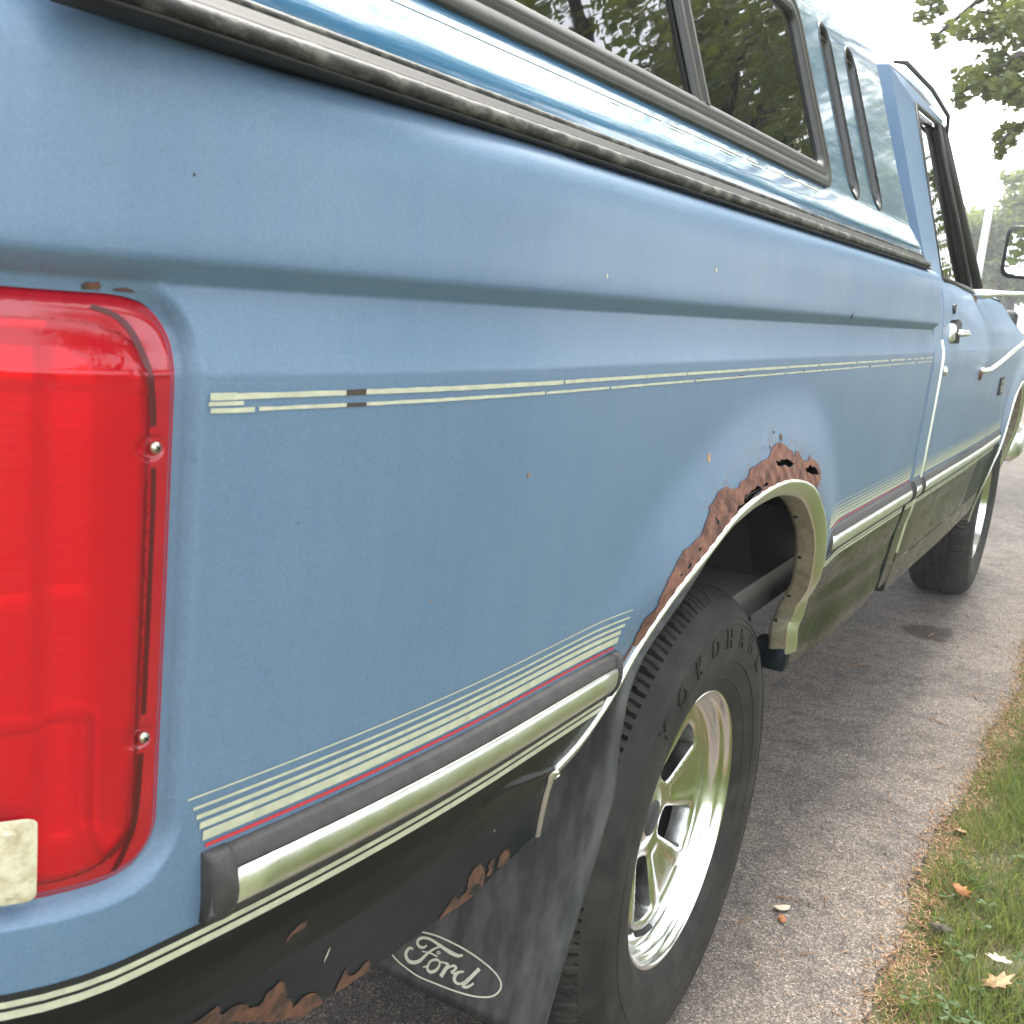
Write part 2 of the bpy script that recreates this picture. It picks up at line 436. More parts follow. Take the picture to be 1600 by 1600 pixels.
def panel(name, outer, holes, grid, fn, m, parent=None, nrm=None, step=.012, flip=False):
    """constrained triangulation of a 2-D outline with holes, mapped into 3-D by fn(u, z)"""
    outer = resample(outer, step); hs = [resample(h, step * .6) for h in holes]
    g = np.asarray(grid, float).reshape(-1, 2)
    keep = inside(outer, g) & (seg_dist(outer, g, True) > step * .3)
    for h in hs: keep &= ~inside(h, g) & (seg_dist(h, g, True) > step * .25)
    g = g[keep]
    V = np.vstack([outer] + hs + [g]); E = []; n = 0
    for L in [outer] + hs:
        k = len(L); E += [(n + i, n + (i + 1) % k) for i in range(k)]; n += k
    vo, _, fo, *_ = delaunay_2d_cdt([Vector((float(a), float(b))) for a, b in V], E, [], 0, 1e-7)
    vo = np.array([(a[0], a[1]) for a in vo]); fo = np.array([f for f in fo if len(f) == 3])
    cen = vo[fo].mean(1)
    ok = inside(outer, cen)
    for h in hs: ok &= ~inside(h, cen)
    fo = fo[ok]
    used = np.unique(fo); remap = -np.ones(len(vo), int); remap[used] = np.arange(len(used))
    vo = vo[used]; fo = remap[fo]
    if flip: fo = fo[:, ::-1]
    pts = [fn(u, z) for u, z in vo]
    N = None
    if nrm:
        N = []; e = 4e-4
        for u, z in vo:
            a = np.array(fn(u + e, z)) - np.array(fn(u - e, z)); b = np.array(fn(u, z + e)) - np.array(fn(u, z - e))
            c = np.cross(a, b); N.append(c / (np.linalg.norm(c) + 1e-12))
    return mesh(name, pts, fo, m, parent, True, N)

def gridpts(us, zs): return [(u, z) for u in us for z in zs]

# ------------------------------------------------------------------ body surface of the truck
RAKE = .017
def rake(x): return -RAKE * (x + 1.12)
PZ = [.45, .53, .58, .62, .660, .668, .70, .76, .82, .95, 1.066, 1.0745, 1.0785, 1.1185, 1.1205, 1.1220, 1.1305, 1.1325, 1.140, 1.20, 1.226, 1.236, 1.242, 1.246]
PH = [-.008, .006, .020, .032, .0452, .0490, .0565, .0625, .0670, .0705, .0725, .0725, .0716, .0618, .0615, .0622, .0708, .0722, .0728, .069, .0640, .056, .046, .022]
UT, XT, YT, AT = [], [], [], []
def _plan():
    u = -.7; x = -.7; y = 0.; ds = .002; uc = -1.10
    while u > -1.80:
        UT.append(u); XT.append(x); YT.append(y)
        a = R(8) * (-.7 - u) / (-.7 - uc) if u > uc else min(math.pi / 2, R(8) + (uc - u) / .095)
        AT.append(a)
        u -= ds; x -= ds * math.cos(a); y += ds * math.sin(a)
    for L in (UT, XT, YT, AT): L.reverse()
_plan()
def plan(u):
    if u >= 1.9:
        d = u - 1.9; return u, .012 * d * d, -math.atan(.024 * d)
    if u >= -.7: return u, 0., 0.
    return float(np.interp(u, UT, XT)), float(np.interp(u, UT, YT)), float(np.interp(u, UT, AT))

ARCH = catmull([(-.556, .588), (-.576, .625), (-.596, .664), (-.603, .6835), (-.590, .6895), (-.566, .6965), (-.529, .712), (-.486, .738), (-.445, .777), (-.402, .823),
                (-.356, .8443), (-.301, .863), (-.226, .890), (-.155, .9035), (-.102, .9097), (-.039, .9122), (.018, .9096), (.093, .8985), (.159, .8790),
                (.232, .838), (.278, .800), (.312, .763), (.345, .725), (.388, .685), (.420, .648), (.434, .612), (.434, .588), (.448, .556), (.456, .512)], 4)
ARCHA = np.array(ARCH)
ARCH_POLY = ARCH + [(.456, .30), (-.540, .30)]
LENS = (-1.325, -1.0850, .7880, 1.1135)

CREASE = np.array([(-.600, .6865), (-.625, .6905), (-.658, .6975), (-.698, .7035), (-.735, .7035)])
CR_PTS = [(u + 0 * k, float(np.interp(u, CREASE[::-1, 0], CREASE[::-1, 1])) + k) for u in np.arange(-.735, -.602, .006) for k in (-.009, -.006, -.0035, -.0015, 0, .0015, .0035, .006, .009)]
BUB = []
_r = random.Random(4)
for k_ in range(30):
    i_ = _r.randrange(38, 78); q_ = ARCHA[i_]; t_ = ARCHA[i_ + 1] - ARCHA[i_ - 1]; t_ = t_ / np.hypot(*t_); d_ = _r.uniform(.004, .075)
    BUB.append((q_[0] - t_[1] * d_, q_[1] + t_[0] * d_, _r.uniform(.003, .0075)))
BUB = np.array(BUB)
def bub_pts():
    P = []
    for d in np.arange(.002, .085, .0038):
        for a, b in zip(ARCHA[36:82:1], ARCHA[37:83:1]):
            t = b - a; L = np.hypot(*t); t = t / L
            for k in range(max(1, int(L / .0042))): P.append(a + t * L * k / max(1, int(L / .0042)) + d * np.array((-t[1], t[0])))
    return P
def Hflare(u, z):
    h = 0.
    if -.76 < u < -.6 and .67 < z < .72: h += .0045 * math.exp(-(float(seg_dist(CREASE, [(u, z)])[0]) / .0035) ** 2) * smooth(-.75, -.66, u)
    if .9 <= u and z < .68: h += .010 * smooth(.67, .61, z) + .014 * smooth(.61, .53, z)
    if -.9 < u < .9 and z > .5:
        d = float(seg_dist(ARCHA, [(u, z)])[0])
        h += .015 * (1 - smooth(0, .13, d)) * (smooth(.755, .85, z) if u < 0 else smooth(.62, .80, z))
        if d < .09 and z > .76: h += float((.00045 * np.exp(-((BUB[:, 0] - u) ** 2 + (BUB[:, 1] - z) ** 2) / BUB[:, 2] ** 2)).sum())
        if u > .25: h += (.010 * smooth(.67, .61, z) + .014 * smooth(.61, .53, z)) * smooth(.25, .45, u)
        if u > .1 and z < .74: h -= .013 * smooth(.74, .62, z) * (1 - smooth(0, .3, d))
    return h
def H(u, z):
    h = float(np.interp(z, PZ, PH)) + Hflare(u, z)
    if u < -1.0 and z < 1.2:
        d = rrect_sd(u, z, *LENS, .03)
        if d < .014:
            k = smooth(.0, .0125, d); top = smooth(1.10, 1.118, z)
            h -= .012 * (1 - k) * (1 - .6 * top)
    return h
def M(u, z, off=0.0, hf=None):
    x, y, a = plan(u); h = (hf or H)(u, z) + off
    x -= math.sin(a) * h; y -= math.cos(a) * h
    return (x, y, z + rake(x))
def lift(u, z): return .007 * smooth(-1.00, -1.12, u) * smooth(1.20, 1.246, z)
def Mbed(u, z, off=0.0):
    """bed side: rolls inward at its front edge"""
    e = 1.095
    if u > e:
        t = u - e; a = min(t / .008, math.pi / 2); h = H(e, z) - .008 * (1 - math.cos(a)) - max(0, t - .01257) + off
        x = e + .008 * math.sin(a); return (x, -h, z + rake(x))
    q = M(u, z, off); return (q[0], q[1], q[2] + lift(u, z))
def H0(u, z): return float(np.interp(z, PZ, PH))
def Mcab(u, z, off=0.0): return M(u, z, off, H0)
def mfront(fn, e, r=.006):
    """panel edge at u = e that rolls inward towards +u"""
    def g(u, z, off=0.0):
        return fn(u, z, off)
    return g

TRUCK = tag(empty('pickup_truck', (1.1, .92, 0)), 'faded blue pickup truck with rusted rear wheel arch, parked on the asphalt drive', 'pickup truck')

def zlines(z0, z1, step=.016):
    zs = sorted(set([z for z in PZ if z0 < z < z1] + list(np.arange(z0, z1, step))))
    out = []
    for z in zs:
        if not out or z - out[-1] > .0025: out.append(z)
    return out
def arc_pts():
    P = []
    for d in (.004, .010, .018, .028, .040, .055, .075, .095, .115):
        for i in range(1, len(ARCH) - 1, 2):
            t = np.array(ARCH[i + 1]) - np.array(ARCH[i - 1]); t /= np.linalg.norm(t)
            P.append(np.array(ARCH[i]) + d * np.array((-t[1], t[0])))
    return P
def lens_pts():
    P = []
    for d in (.0025, .005, .0075, .010, .0125, .015):
        P += [tuple(q) for q in resample(rrect(LENS[0] - d, LENS[1] + d, LENS[2] - d, LENS[3] + d, .03 + d, 9), .009)]
    return P

# rust holes that go right through the panel
HOLES = [[(-.222, .8958), (-.220, .9000), (-.216, .9028), (-.206, .9015), (-.198, .9036), (-.199, .9090), (-.195, .9140), (-.183, .9130), (-.171, .9165), (-.162, .9160), (-.153, .9213), (-.146, .9190), (-.139, .9178), (-.123, .9120), (-.140, .9095), (-.155, .9074), (-.171, .9013), (-.187, .8962), (-.205, .8936)],
         [(-.078, .9445), (-.060, .9420), (-.052, .9450), (-.038, .9420), (-.022, .9425), (.002, .9363), (.015, .9320), (.004, .9290), (-.014, .9303), (-.030, .9350), (-.045, .9340), (-.068, .9374)],
         [(.078, .9216), (.092, .9190), (.104, .9235), (.124, .9171), (.140, .9165), (.158, .9100), (.172, .9010), (.155, .9030), (.127, .9059), (.110, .9095), (.085, .9148)],
         [(-.129, .9168), (-.114, .9212), (-.098, .9165), (-.107, .9143)],
         [(-.296, .9007), (-.288, .8960), (-.281, .8922), (-.284, .8887), (-.294, .8934)],
         [(-.371, .8525), (-.362, .8574), (-.357, .8533), (-.365, .8498)],
         [(-.341, .8684), (-.329, .8693), (-.333, .8644)],
         [(-.392, .8468), (-.383, .8495), (-.383, .8450)]]

ZB = .7365
BED_U0, BED_U1 = -1.50, 1.128
us = np.concatenate([np.arange(-1.50, -1.24, .03), np.arange(-1.24, -.69, .0075), np.arange(-.69, 1.08, .02), np.array([1.085, 1.09, 1.095, 1.0975, 1.100, 1.1025, 1.105, 1.109, 1.118])])
bed_side = panel('bed_side', [(BED_U0, ZB), (BED_U1, ZB), (BED_U1, 1.246), (BED_U0, 1.246)],
                 [ARCH_POLY, rrect(*LENS, .03)] + HOLES, gridpts(us, zlines(ZB, 1.246)) + arc_pts() + lens_pts() + bub_pts(), Mbed, MT['blue'], TRUCK, nrm=True)

# dark painted lower body with a rust-eaten lower edge
low = [(BED_U0, .655), (-1.10, .648), (-1.045, .645)]
x = -1.04
while x < -.59:
    base = np.interp(x, [-1.04, -1.004, -.984, -.955, -.93, -.915, -.87, -.80, -.756, -.71, -.66, -.59], [.645, .634, .621, .605, .592, .583, .581, .5775, .5783, .574, .572, .5855])
    jag = .007 if x < -.90 else .0016
    low.append((x, base + random.uniform(-jag, jag * .8))); x += random.uniform(.004, .010)
low += [(-.585, .5875), (-.50, .590), (.35, .52), (.44, .512), (1.0, .520), (1.07, .535), (1.10, .56), (BED_U1, .58)]
ZN = .6655
zl = zlines(.50, ZN)
k0 = max(i for i, q in enumerate(low) if q[0] < -.3); lowr = low[:k0 + 1]; lowf = low[k0 + 1:]
panel('lower_bed_side', lowr + [(-.50, ZN), (BED_U0, ZN)], [ARCH_POLY], gridpts(us, zl) + arc_pts() + CR_PTS, Mbed, MT['dark'], TRUCK, nrm=True)
panel('lower_bed_side', lowf + [(BED_U1, ZN), (.35, ZN)], [ARCH_POLY], gridpts(us, zl) + arc_pts(), Mbed, MT['dark2'], TRUCK, nrm=True)
for a_, b_, mk in ((BED_U0, -.42, 'bandpaint'), (.28, BED_U1, 'dark2')):
    panel('black_paint_band', [(a_, ZN), (b_, ZN), (b_, ZB), (a_, ZB)], [ARCH_POLY], gridpts(us, zlines(ZN, ZB, .008)) + arc_pts() + CR_PTS, Mbed, MT[mk], TRUCK, nrm=True)

# ------------------------------------------------------------------ rust patches
def jagged(poly, amp, step=.006, closed=True):
    P = resample(poly, step, closed); out = []
    for q in P: out.append((q[0] + random.gauss(0, amp), q[1] + random.gauss(0, amp * .7)))
    return out
RUST = [(-.452, .772), (-.455, .788), (-.447, .803), (-.437, .8067), (-.421, .814), (-.422, .8254), (-.411, .8342), (-.403, .847), (-.383, .8595), (-.37, .8663), (-.344, .8713), (-.321, .877), (-.314, .8888), (-.3, .8961), (-.3, .9051), (-.288, .911), (-.276, .9188), (-.249, .9235), (-.229, .9167), (-.207, .9172), (-.201, .9243), (-.178, .9258), (-.166, .9363), (-.147, .9425), (-.109, .9471), (-.094, .9579), (-.072, .9623), (-.044, .9581), (-.022, .9512), (.001, .9439), (.01, .9366), (.020, .9443), (.040, .9375), (.060, .9270), (.090, .9245), (.100, .9330), (.108, .9250), (.129, .9219), (.152, .9160), (.176, .9018), (.184, .888)]
edge_back = [(float(u), float(z) + .001) for u, z in ARCHA if -.448 < u < .172 and z > .77][::-1]
RUST = [(u - .010, z + .007) if u < -.15 else (u + .004, z + .005) for u, z in RUST]
rust_out = jagged(RUST, .0011, .006, False) + edge_back
def rust_off(u, z):
    d = float(seg_dist(RUST, [(u, z)])[0])
    return .0012 + .0012 * smooth(0, .03, d) * math.sin(u * 90 + z * 140) ** 2
gr = gridpts(np.arange(-.46, .19, .008), np.arange(.77, .965, .005))
panel('rust_patch', rust_out, HOLES, gr, lambda u, z: M(u, z, rust_off(u, z)), MT['rust'], TRUCK, nrm=True, step=.006)
SMALL = [[(-.055, .9784), (-.049, .9750), (-.045, .9726), (-.047, .970), (-.050, .9668), (-.056, .9713)], [(-.085, .9830), (-.080, .9820), (-.081, .9790), (-.086, .980)],
         [(-.490, .742), (-.482, .758), (-.466, .772), (-.458, .786), (-.462, .7870), (-.474, .775), (-.492, .757)], [(-.5, .730), (-.496, .740), (-.490, .741), (-.493, .731)]]
for s in SMALL:
    panel('rust_spot', jagged(s, .0008, .003), [], [], lambda u, z: M(u, z, .001), MT['rust2'], TRUCK, nrm=True, step=.003)
# rust along the lower edge of the dark panel
LOWRUST = [[(-1.043, .652), (-1.03, .6548), (-1.023, .6562), (-1.017, .6447), (-1.008, .6456), (-1.0, .6445), (-.986, .6319), (-.976, .6282), (-.973, .6402), (-.966, .6401), (-.962, .6440), (-.953, .6330), (-.946, .618), (-.932, .6007), (-.925, .6054), (-.91, .6015), (-.899, .5896), (-.895, .580), (-.915, .5785), (-.933, .5878), (-.972, .6098), (-.984, .6186), (-1.004, .631), (-1.03, .640)],
           [(-.882, .5815), (-.879, .6005), (-.875, .6041), (-.868, .5918), (-.856, .5873), (-.851, .5943), (-.842, .5929), (-.836, .5801), (-.861, .5798)],
           [(-.735, .5765), (-.728, .5887), (-.721, .5969), (-.708, .5857), (-.695, .5900), (-.703, .6081), (-.698, .6177), (-.688, .6160), (-.681, .6120), (-.668, .6000), (-.656, .5761), (-.676, .5716)],
           [(-.657, .5868), (-.663, .6063), (-.658, .6099), (-.648, .5950), (-.646, .5817)], [(-.637, .5871), (-.642, .6028), (-.637, .6075), (-.629, .6050), (-.614, .5933), (-.608, .5837), (-.620, .5800)],
           [(-.974, .6831), (-.97, .6906), (-.963, .6944), (-.956, .694), (-.958, .6892), (-.966, .6855), (-.972, .6808)]]
for s in LOWRUST:
    u0 = min(a for a, b in s); u1 = max(a for a, b in s)
    panel('rust_patch', jagged(s, .0012, .004), [], gridpts(np.arange(u0, u1, .012), np.arange(.572, .70, .008)), lambda u, z: M(u, z, .0008), MT['rust2'], TRUCK, nrm=True, step=.004)
panel('rust_hole_edge', jagged([(-.690, .5800), (-.683, .5874), (-.676, .588), (-.668, .582), (-.662, .5763), (-.664, .5723), (-.677, .5765)], .0012, .003), [], [], lambda u, z: M(u, z, .0014), MT['near_black'], TRUCK, nrm=True, step=.003)
for uu, zz, ln in ((-.913, .6307, .015), (-.690, .652, .003), (-.60, .66, .003)):
    panel('paint_scratch', [(uu, zz), (uu + .0016, zz + ln * .5), (uu + .001, zz + ln), (uu - .0004, zz + ln), (uu - .001, zz + ln * .4)], [], [], lambda u, z: M(u, z, .0006), MT['cream'], TRUCK, nrm=True, step=.002)
# chips in the blue paint
for uu, zz, s, mk in ((-.312, .967, .006, 'leaf_tan'), (-.1, .9635, .003, 'near_black'), (.282, 1.1345, .005, 'near_black'), (-1.083, 1.176, .0010, 'bare'), (-.965, .7555, .0018, 'twig'), (-.635, 1.150, .002, 'cream'), (-.36, 1.170, .003, 'cream'), (-.742, .99, .002, 'leaf_orange'), (-1.0, .985, .0008, 'bare'), (-.86, .91, .0012, 'twig')):
    q = [(uu + s * math.cos(a) * random.uniform(.6, 1.1), zz + s * 1.2 * math.sin(a) * random.uniform(.6, 1.1)) for a in np.linspace(0, 6.28, 9)[:-1]]
    panel('paint_chip', q, [], [], lambda u, z: M(u, z, .0006), MT[mk], TRUCK, nrm=True, step=.01)

# ------------------------------------------------------------------ pinstripes
def strip_mesh(segs, off=.0008, fn=M):
    V = []; F = []
    for (u0, u1, z0, z1, j) in segs:
        n = max(1, int((u1 - u0) / .012)); b = len(V)
        for i in range(n + 1):
            u = u0 + (u1 - u0) * i / n
            dz0 = random.uniform(-j, j); dz1 = random.uniform(-j, j)
            V.append(fn(u, z0 + dz0, off)); V.append(fn(u, z1 + dz1, off))
        for i in range(n): F.append((b + 2 * i, b + 2 * i + 2, b + 2 * i + 3, b + 2 * i + 1))
    return V, F
def stripe(name, segs, m, off=.0008, fn=M, parent=TRUCK):
    V, F = strip_mesh(segs, off, fn); return mesh(name, V, F, m, parent, True)
def broken(u0, u1, z0, z1, start, wear):
    segs = []; u = u0
    while u < u1:
        w = wear * min(1, max(0, (u - start) / 1.0))
        L = random.uniform(.10, .34) * (1 - .75 * w); e = min(u + L, u1)
        segs.append((u, e, z0, z1, .00015 + .0005 * w))
        u = e + random.uniform(.0015, .006) + (random.uniform(0, .03) * w if random.random() < .6 * w else 0)
    return segs
stripe('pinstripe', [(-1.0700, -1.052, 1.0609, 1.0648, .0002), (-1.052, -.967, 1.0612, 1.0645, .00025), (-.949, -.70, 1.0612, 1.0645, .0002)] + broken(-.697, 1.09, 1.0615, 1.0645, -.2, 1.0), MT['cream'])
stripe('pinstripe', [(-1.0708, -1.047, 1.0577, 1.0600, .0002)], MT['cream'])
stripe('pinstripe', [(-1.0694, -1.039, 1.0538, 1.0566, .0002), (-1.036, -.966, 1.0541, 1.0564, .0002), (-.948, -.73, 1.0541, 1.0564, .0002)] + broken(-.727, 1.09, 1.0541, 1.0562, -.2, 1.0), MT['cream'])
stripe('stripe_gap', [(-.967, -.949, 1.0610, 1.0645, .0003), (-.966, -.948, 1.0540, 1.0564, .0003)] + [(a, a + random.uniform(.004, .02), z, z + .0034, .0003) for a, z in zip(np.arange(-.45, 1.0, .07), [1.0612, 1.0538] * 20)], MT['bare'], .0007)['kind'] = 'stuff'
LOWS = [(-1.0716, -.491, .8268, .8280), (-1.0672, -.495, .8192, .8212), (-1.0645, -.503, .8122, .8152), (-1.0615, -.509, .8050, .8094), (-1.0585, -.511, .7962, .8028)]
for a, b, z0, z1 in LOWS: stripe('pinstripe', [(a, b, z0, z1, 0)], MT['cream'])
stripe('red_pinstripe', [(-1.0558, -.516, .7908, .7934, 0)], MT['red'])
for a, b, z0, z1 in LOWS: stripe('pinstripe', [(.31, 1.095, z0, z1, 0)], MT['cream'])
stripe('red_pinstripe', [(.345, 1.095, .7908, .7934, 0)], MT['red'])
BU = [(-1.30, -.508), (.335, 1.095)]
for a, b in BU:
    stripe('black_band', [(a, b, .7325, .7372, 0), (a, b, .7283, .7262, 0)], MT['black'], .0006)
    stripe('pinstripe', [(a, b, .7284, .7325, 0)], MT['cream'])
    stripe('pinstripe', [(a, b, .7207, .7260, 0)], MT['cream'])

# ------------------------------------------------------------------ side mouldings
def sweep_uz(us, prof, fn):
    V = []; F = []; n = len(prof)
    for u in us:
        for z, o in prof: V.append(fn(u, z, o))
    for i in range(len(us) - 1):
        for k in range(n - 1): F.append((i * n + k, (i + 1) * n + k, (i + 1) * n + k + 1, i * n + k + 1))
    return V, F, n
def moulding(u0, u1, fn, cap0=True, cap1=True, parent=TRUCK):
    prof = [(.7385, 0), (.7390, .006), (.7405, .0085), (.7460, .0105), (.7475, .0112), (.7477, .0100), (.7740, .0100), (.7742, .0112), (.7758, .0105), (.7845, .0080), (.7865, .005), (.7872, 0)]
    uu = np.linspace(u0, u1, max(4, int((u1 - u0) / .03)))
    V, F, n = sweep_uz(uu, prof, fn)
    F.append(tuple(range(n))); F.append(tuple(len(V) - 1 - k for k in range(n)))
    base = mesh('side_moulding', V, F, MT['rubber'], parent, True)
    ip = [(.7479, .0102)] + [(.761 + .0131 * math.sin(a), .0102 + .0052 * math.cos(a)) for a in np.linspace(-1.5, 1.5, 12)] + [(.7741, .0102)]
    V, F, n = sweep_uz(np.linspace(u0 + .0165, u1 - .0125, max(4, int((u1 - u0) / .03))), ip, fn)
    F.append(tuple(range(n))); F.append(tuple(len(V) - 1 - k for k in range(n)))
    mesh('bright_insert', V, F, MT['chrome'], base)
    for on, ua, ub in ((cap0, u0 - .001, u0 + .0172), (cap1, u1 - .0128, u1 + .001)):
        if not on: continue
        V = []; F = []; cols = []
        zz = [.7378, .7384, .740, .747, .754, .761, .768, .775, .782, .7862, .7876, .7880]
        hh = [0, .006, .010, .0135, .0158, .0165, .0158, .0140, .0115, .0085, .005, 0]
        ulist = [(ua, 0), (ua + .0008, .6), (ua + .003, .92), ((ua + ub) / 2, 1), (ub - .002, .95), (ub, .75), (ub, 0)]
        for u, k in ulist:
            for z, h in zip(zz, hh): V.append(fn(u + (z - .761) * -.10, z, h * k))
        n = len(zz)
        for i in range(len(ulist) - 1):
            for k in range(n - 1): F.append((i * n + k, (i + 1) * n + k, (i + 1) * n + k + 1, i * n + k + 1))
        mesh('end_cap', V, F, MT['rubber'], base)
    return base
moulding(-1.0545, -.508, M)
moulding(.352, 1.100, Mcab)
moulding(1.128, 1.224, Mcab)
moulding(1.246, 2.86, Mcab)

# ------------------------------------------------------------------ wheel arch trim
def arch_frames(A, fn):
    out = []
    for i, (u, z) in enumerate(A):
        a = np.array(A[max(i - 1, 0)]); b = np.array(A[min(i + 1, len(A) - 1)])
        t = (b - a) / np.linalg.norm(b - a); n = np.array((-t[1], t[0]))     # n points away from the opening
        out.append((u, z, n))
    return out
def arch_trim(A, fn, hfun, name='wheel_arch_trim', parent=TRUCK, flange=.040, w=.022):
    outer = [(.0015, .0004), (.0010, .0032), (-.0010, .0046), (-.0040, .0044), (-.0070, .0030), (-w * .7, -.0015), (-w, -.0065), (-w - .0012, -.0095)]
    inner = [(-w - .0012, -.0095), (-w - .0020, -.018), (-w - .003, -.034), (-w - .003, -flange), (-w, -flange), (-.004, -.012)]
    fr = arch_frames(A, fn)
    for prof, nm, mk in ((outer, name, 'chrome'), (inner, 'arch_flange', 'flange')):
        V = []; F = []; n = len(prof)
        for u, z, nn in fr:
            x0, y0, z0 = fn(u, z, 0)
            for a, o in prof: V.append((x0 + nn[0] * a, y0 - o, z0 + nn[1] * a))
        for i in range(len(fr) - 1):
            for k in range(n - 1): F.append((i * n + k, (i + 1) * n + k, (i + 1) * n + k + 1, i * n + k + 1))
        o = mesh(nm, V, F, MT[mk], parent)
        if nm == name: top = o
        else:
            attach(o, top)
    mb = MB()
    for i in range(3, len(fr) - 2, 9):
        u, z, nn = fr[i]; x0, y0, z0 = fn(u, z, 0)
        c = Vector((x0 - nn[0] * (w + .003), y0 + .032, z0 - nn[1] * (w + .003))); d = Vector((nn[0], 0, nn[1]))
        m2 = MB(); m2.tube([c + d * .001, c - d * .0010, c - d * .0018], [.0036, .0034, .0018], 8); m2.build('rivet', MT['under'], top)
    return top
arch_trim([q for q in ARCH if q[1] > .535], M, H)

# dark bracket under the front end of the trim, inner wheel housing
mb = MB()
p0 = M(.448, .556); p1 = M(.456, .525)
mb.box((.425, p1[1] + .004, .505 + rake(.4)), (.458, p1[1] + .060, .560 + rake(.4)), .004)
mb.build('arch_bracket', MT['dark'], TRUCK)
V = []; F = []
prof = [(.46 * math.cos(R(a)), .46 * math.sin(R(a))) for a in range(2, 179, 4)]
for cx, cz, sc in ((.0, .47, 1.0),):
    for y in (.046, .285):
        for a, b in prof: V.append((cx + a * .86, y, cz + b * .92))
    n = len(prof)
    for k in range(n - 1): F.append((k, k + 1, n + k + 1, n + k))
    F.append(tuple(n + k for k in range(n)))
    b = len(V); V += [(cx - .55, .285, .33), (cx + .55, .285, .33), (cx + .55, .285, cz + .03), (cx - .55, .285, cz + .03)]; F.append((b, b + 1, b + 2, b + 3))
mesh('wheel_housing', V, F, MT['near_black'], TRUCK)

# ------------------------------------------------------------------ tail light
def lens_off(u, z):
    d0 = -rrect_sd(u, z, *LENS, .03)
    d1 = -rrect_sd(u, z, LENS[0] + .012, -1.1010, .7985, 1.1005, .026)
    o = -.0100 + .0052 * smooth(0, .007, d0) + .0020 * smooth(-.001, .007, d1)
    o += .0007 * math.exp(-((z - 1.0745) / .0012) ** 2) * (1 if d0 > .004 else 0)
    for su, sz in ((-1.1000, 1.0363), (-1.1001, .8735)):
        r = math.hypot(u - su, z - sz)
        if r < .008: o = -.0056 + (o + .0056) * smooth(.0050, .0076, r)
    return o
def H_nolens(u, z): return float(np.interp(min(z, 1.118), PZ, PH)) + Hflare(u, z)
def Mlens(u, z, off=0.0): return M(u, z, lens_off(u, z) + off, H_nolens)
lp = []
for d in (.001, .002, .004, .006, .009): lp += [tuple(q) for q in resample(rrect(LENS[0] + d, LENS[1] - d, LENS[2] + d, LENS[3] - d, .03 - d, 9), .006)]
for d in (0, .001, .0018, .0027, .0036, .006): lp += [tuple(q) for q in resample(rrect(LENS[0] + .012 + d, -1.1010 - d, .7985 + d, 1.1005 - d, .026 - d, 9), .005)]
for su, sz in ((-1.1000, 1.0363), (-1.1001, .8735)):
    for r in (.003, .0050, .0056, .0063, .0070, .0076): lp += [(su + r * math.cos(a), sz + r * math.sin(a)) for a in np.linspace(0, 6.28, 19)[:-1]]
g = gridpts(np.concatenate([np.arange(-1.325, -1.25, .015), np.arange(-1.25, -1.09, .0045)]), list(np.arange(.795, 1.112, .012)) + [1.0722, 1.0732, 1.0739, 1.0745, 1.0751, 1.0758, 1.0768])
rec = []
def Mrec(u, z): rec.append((u, z)); return Mlens(u, z)
tail = panel('tail_light', rrect(*LENS, .03, 9), [], g + lp, Mrec, MT['lens'], TRUCK, nrm=True, step=.008)
tail.data.materials.append(MT['lens_edge'])
for p_ in tail.data.polygons:
    cu = sum(rec[i][0] for i in p_.vertices) / 3; cz = sum(rec[i][1] for i in p_.vertices) / 3
    if rrect_sd(cu, cz, LENS[0] + .012, -1.1010, .7985, 1.1005, .026) > -.0006: p_.material_index = 1
def refl_off(u, z):
    d1 = -rrect_sd(u, z, LENS[0] + .012, -1.1010, .7985, 1.1005, .026)
    o = -.010 - .022 * smooth(0, .016, d1)
    o += .010 * smooth(-1.128, -1.134, u)
    o += .006 * math.exp(-((z - 1.068) / .002) ** 2)
    k = max(abs(u + 1.20) - .086, abs(z - .835) - .052)           # box round the reversing lamp
    o += .008 * math.exp(-(k / .0022) ** 2) + .003 * smooth(.003, -.003, k)
    k2 = max(abs(u + 1.16) - .046, abs(z - .925) - .030)
    o += .002 * smooth(.003, -.003, k2)
    return min(o, lens_off(u, z) - .0022)
q_ = rrect(LENS[0] + .012, -1.1010, .7985, 1.1005, .026, 9)
panel('lamp_reflector', q_, [], gridpts(np.arange(-1.313, -1.10, .004), np.arange(.80, 1.10, .004)), lambda u, z: M(u, z, refl_off(u, z), H_nolens), MT['reflector'], tail, nrm=True, step=.006)
# the sealing line moulded along the outer edge of the lens
SEAM = [(-1.1195, 1.1070), (-1.1120, 1.1030), (-1.1070, 1.0950), (-1.1035, 1.0800), (-1.1012, 1.0600), (-1.1004, 1.0475)]
SEAM2 = [(-1.0998, 1.0255), (-1.0993, 1.0034), (-1.0997, .9335), (-1.0999, .887)]
SEAM3 = [(-1.1003, .864), (-1.1012, .840), (-1.1026, .8200), (-1.1060, .804), (-1.1090, .7960)]
for S in (SEAM, SEAM2, SEAM3):
    C = catmull(S, 6); V = []; F = []
    for i, (u, z) in enumerate(C):
        t = np.array(C[min(i + 1, len(C) - 1)]) - np.array(C[max(i - 1, 0)]); t /= np.linalg.norm(t); n = np.array((-t[1], t[0])) * .00125
        for s in (-1, 1): V.append(M(u + s * n[0], z + s * n[1], -.0012 if False else lens_off(u, z) + .0004, H_nolens))
    for i in range(len(C) - 1): F.append((2 * i, 2 * i + 2, 2 * i + 3, 2 * i + 1))
    mesh('lens_seam', V, F, MT['seamline'], tail)
rl = (-1.262, -1.1350, .7925, .8420)
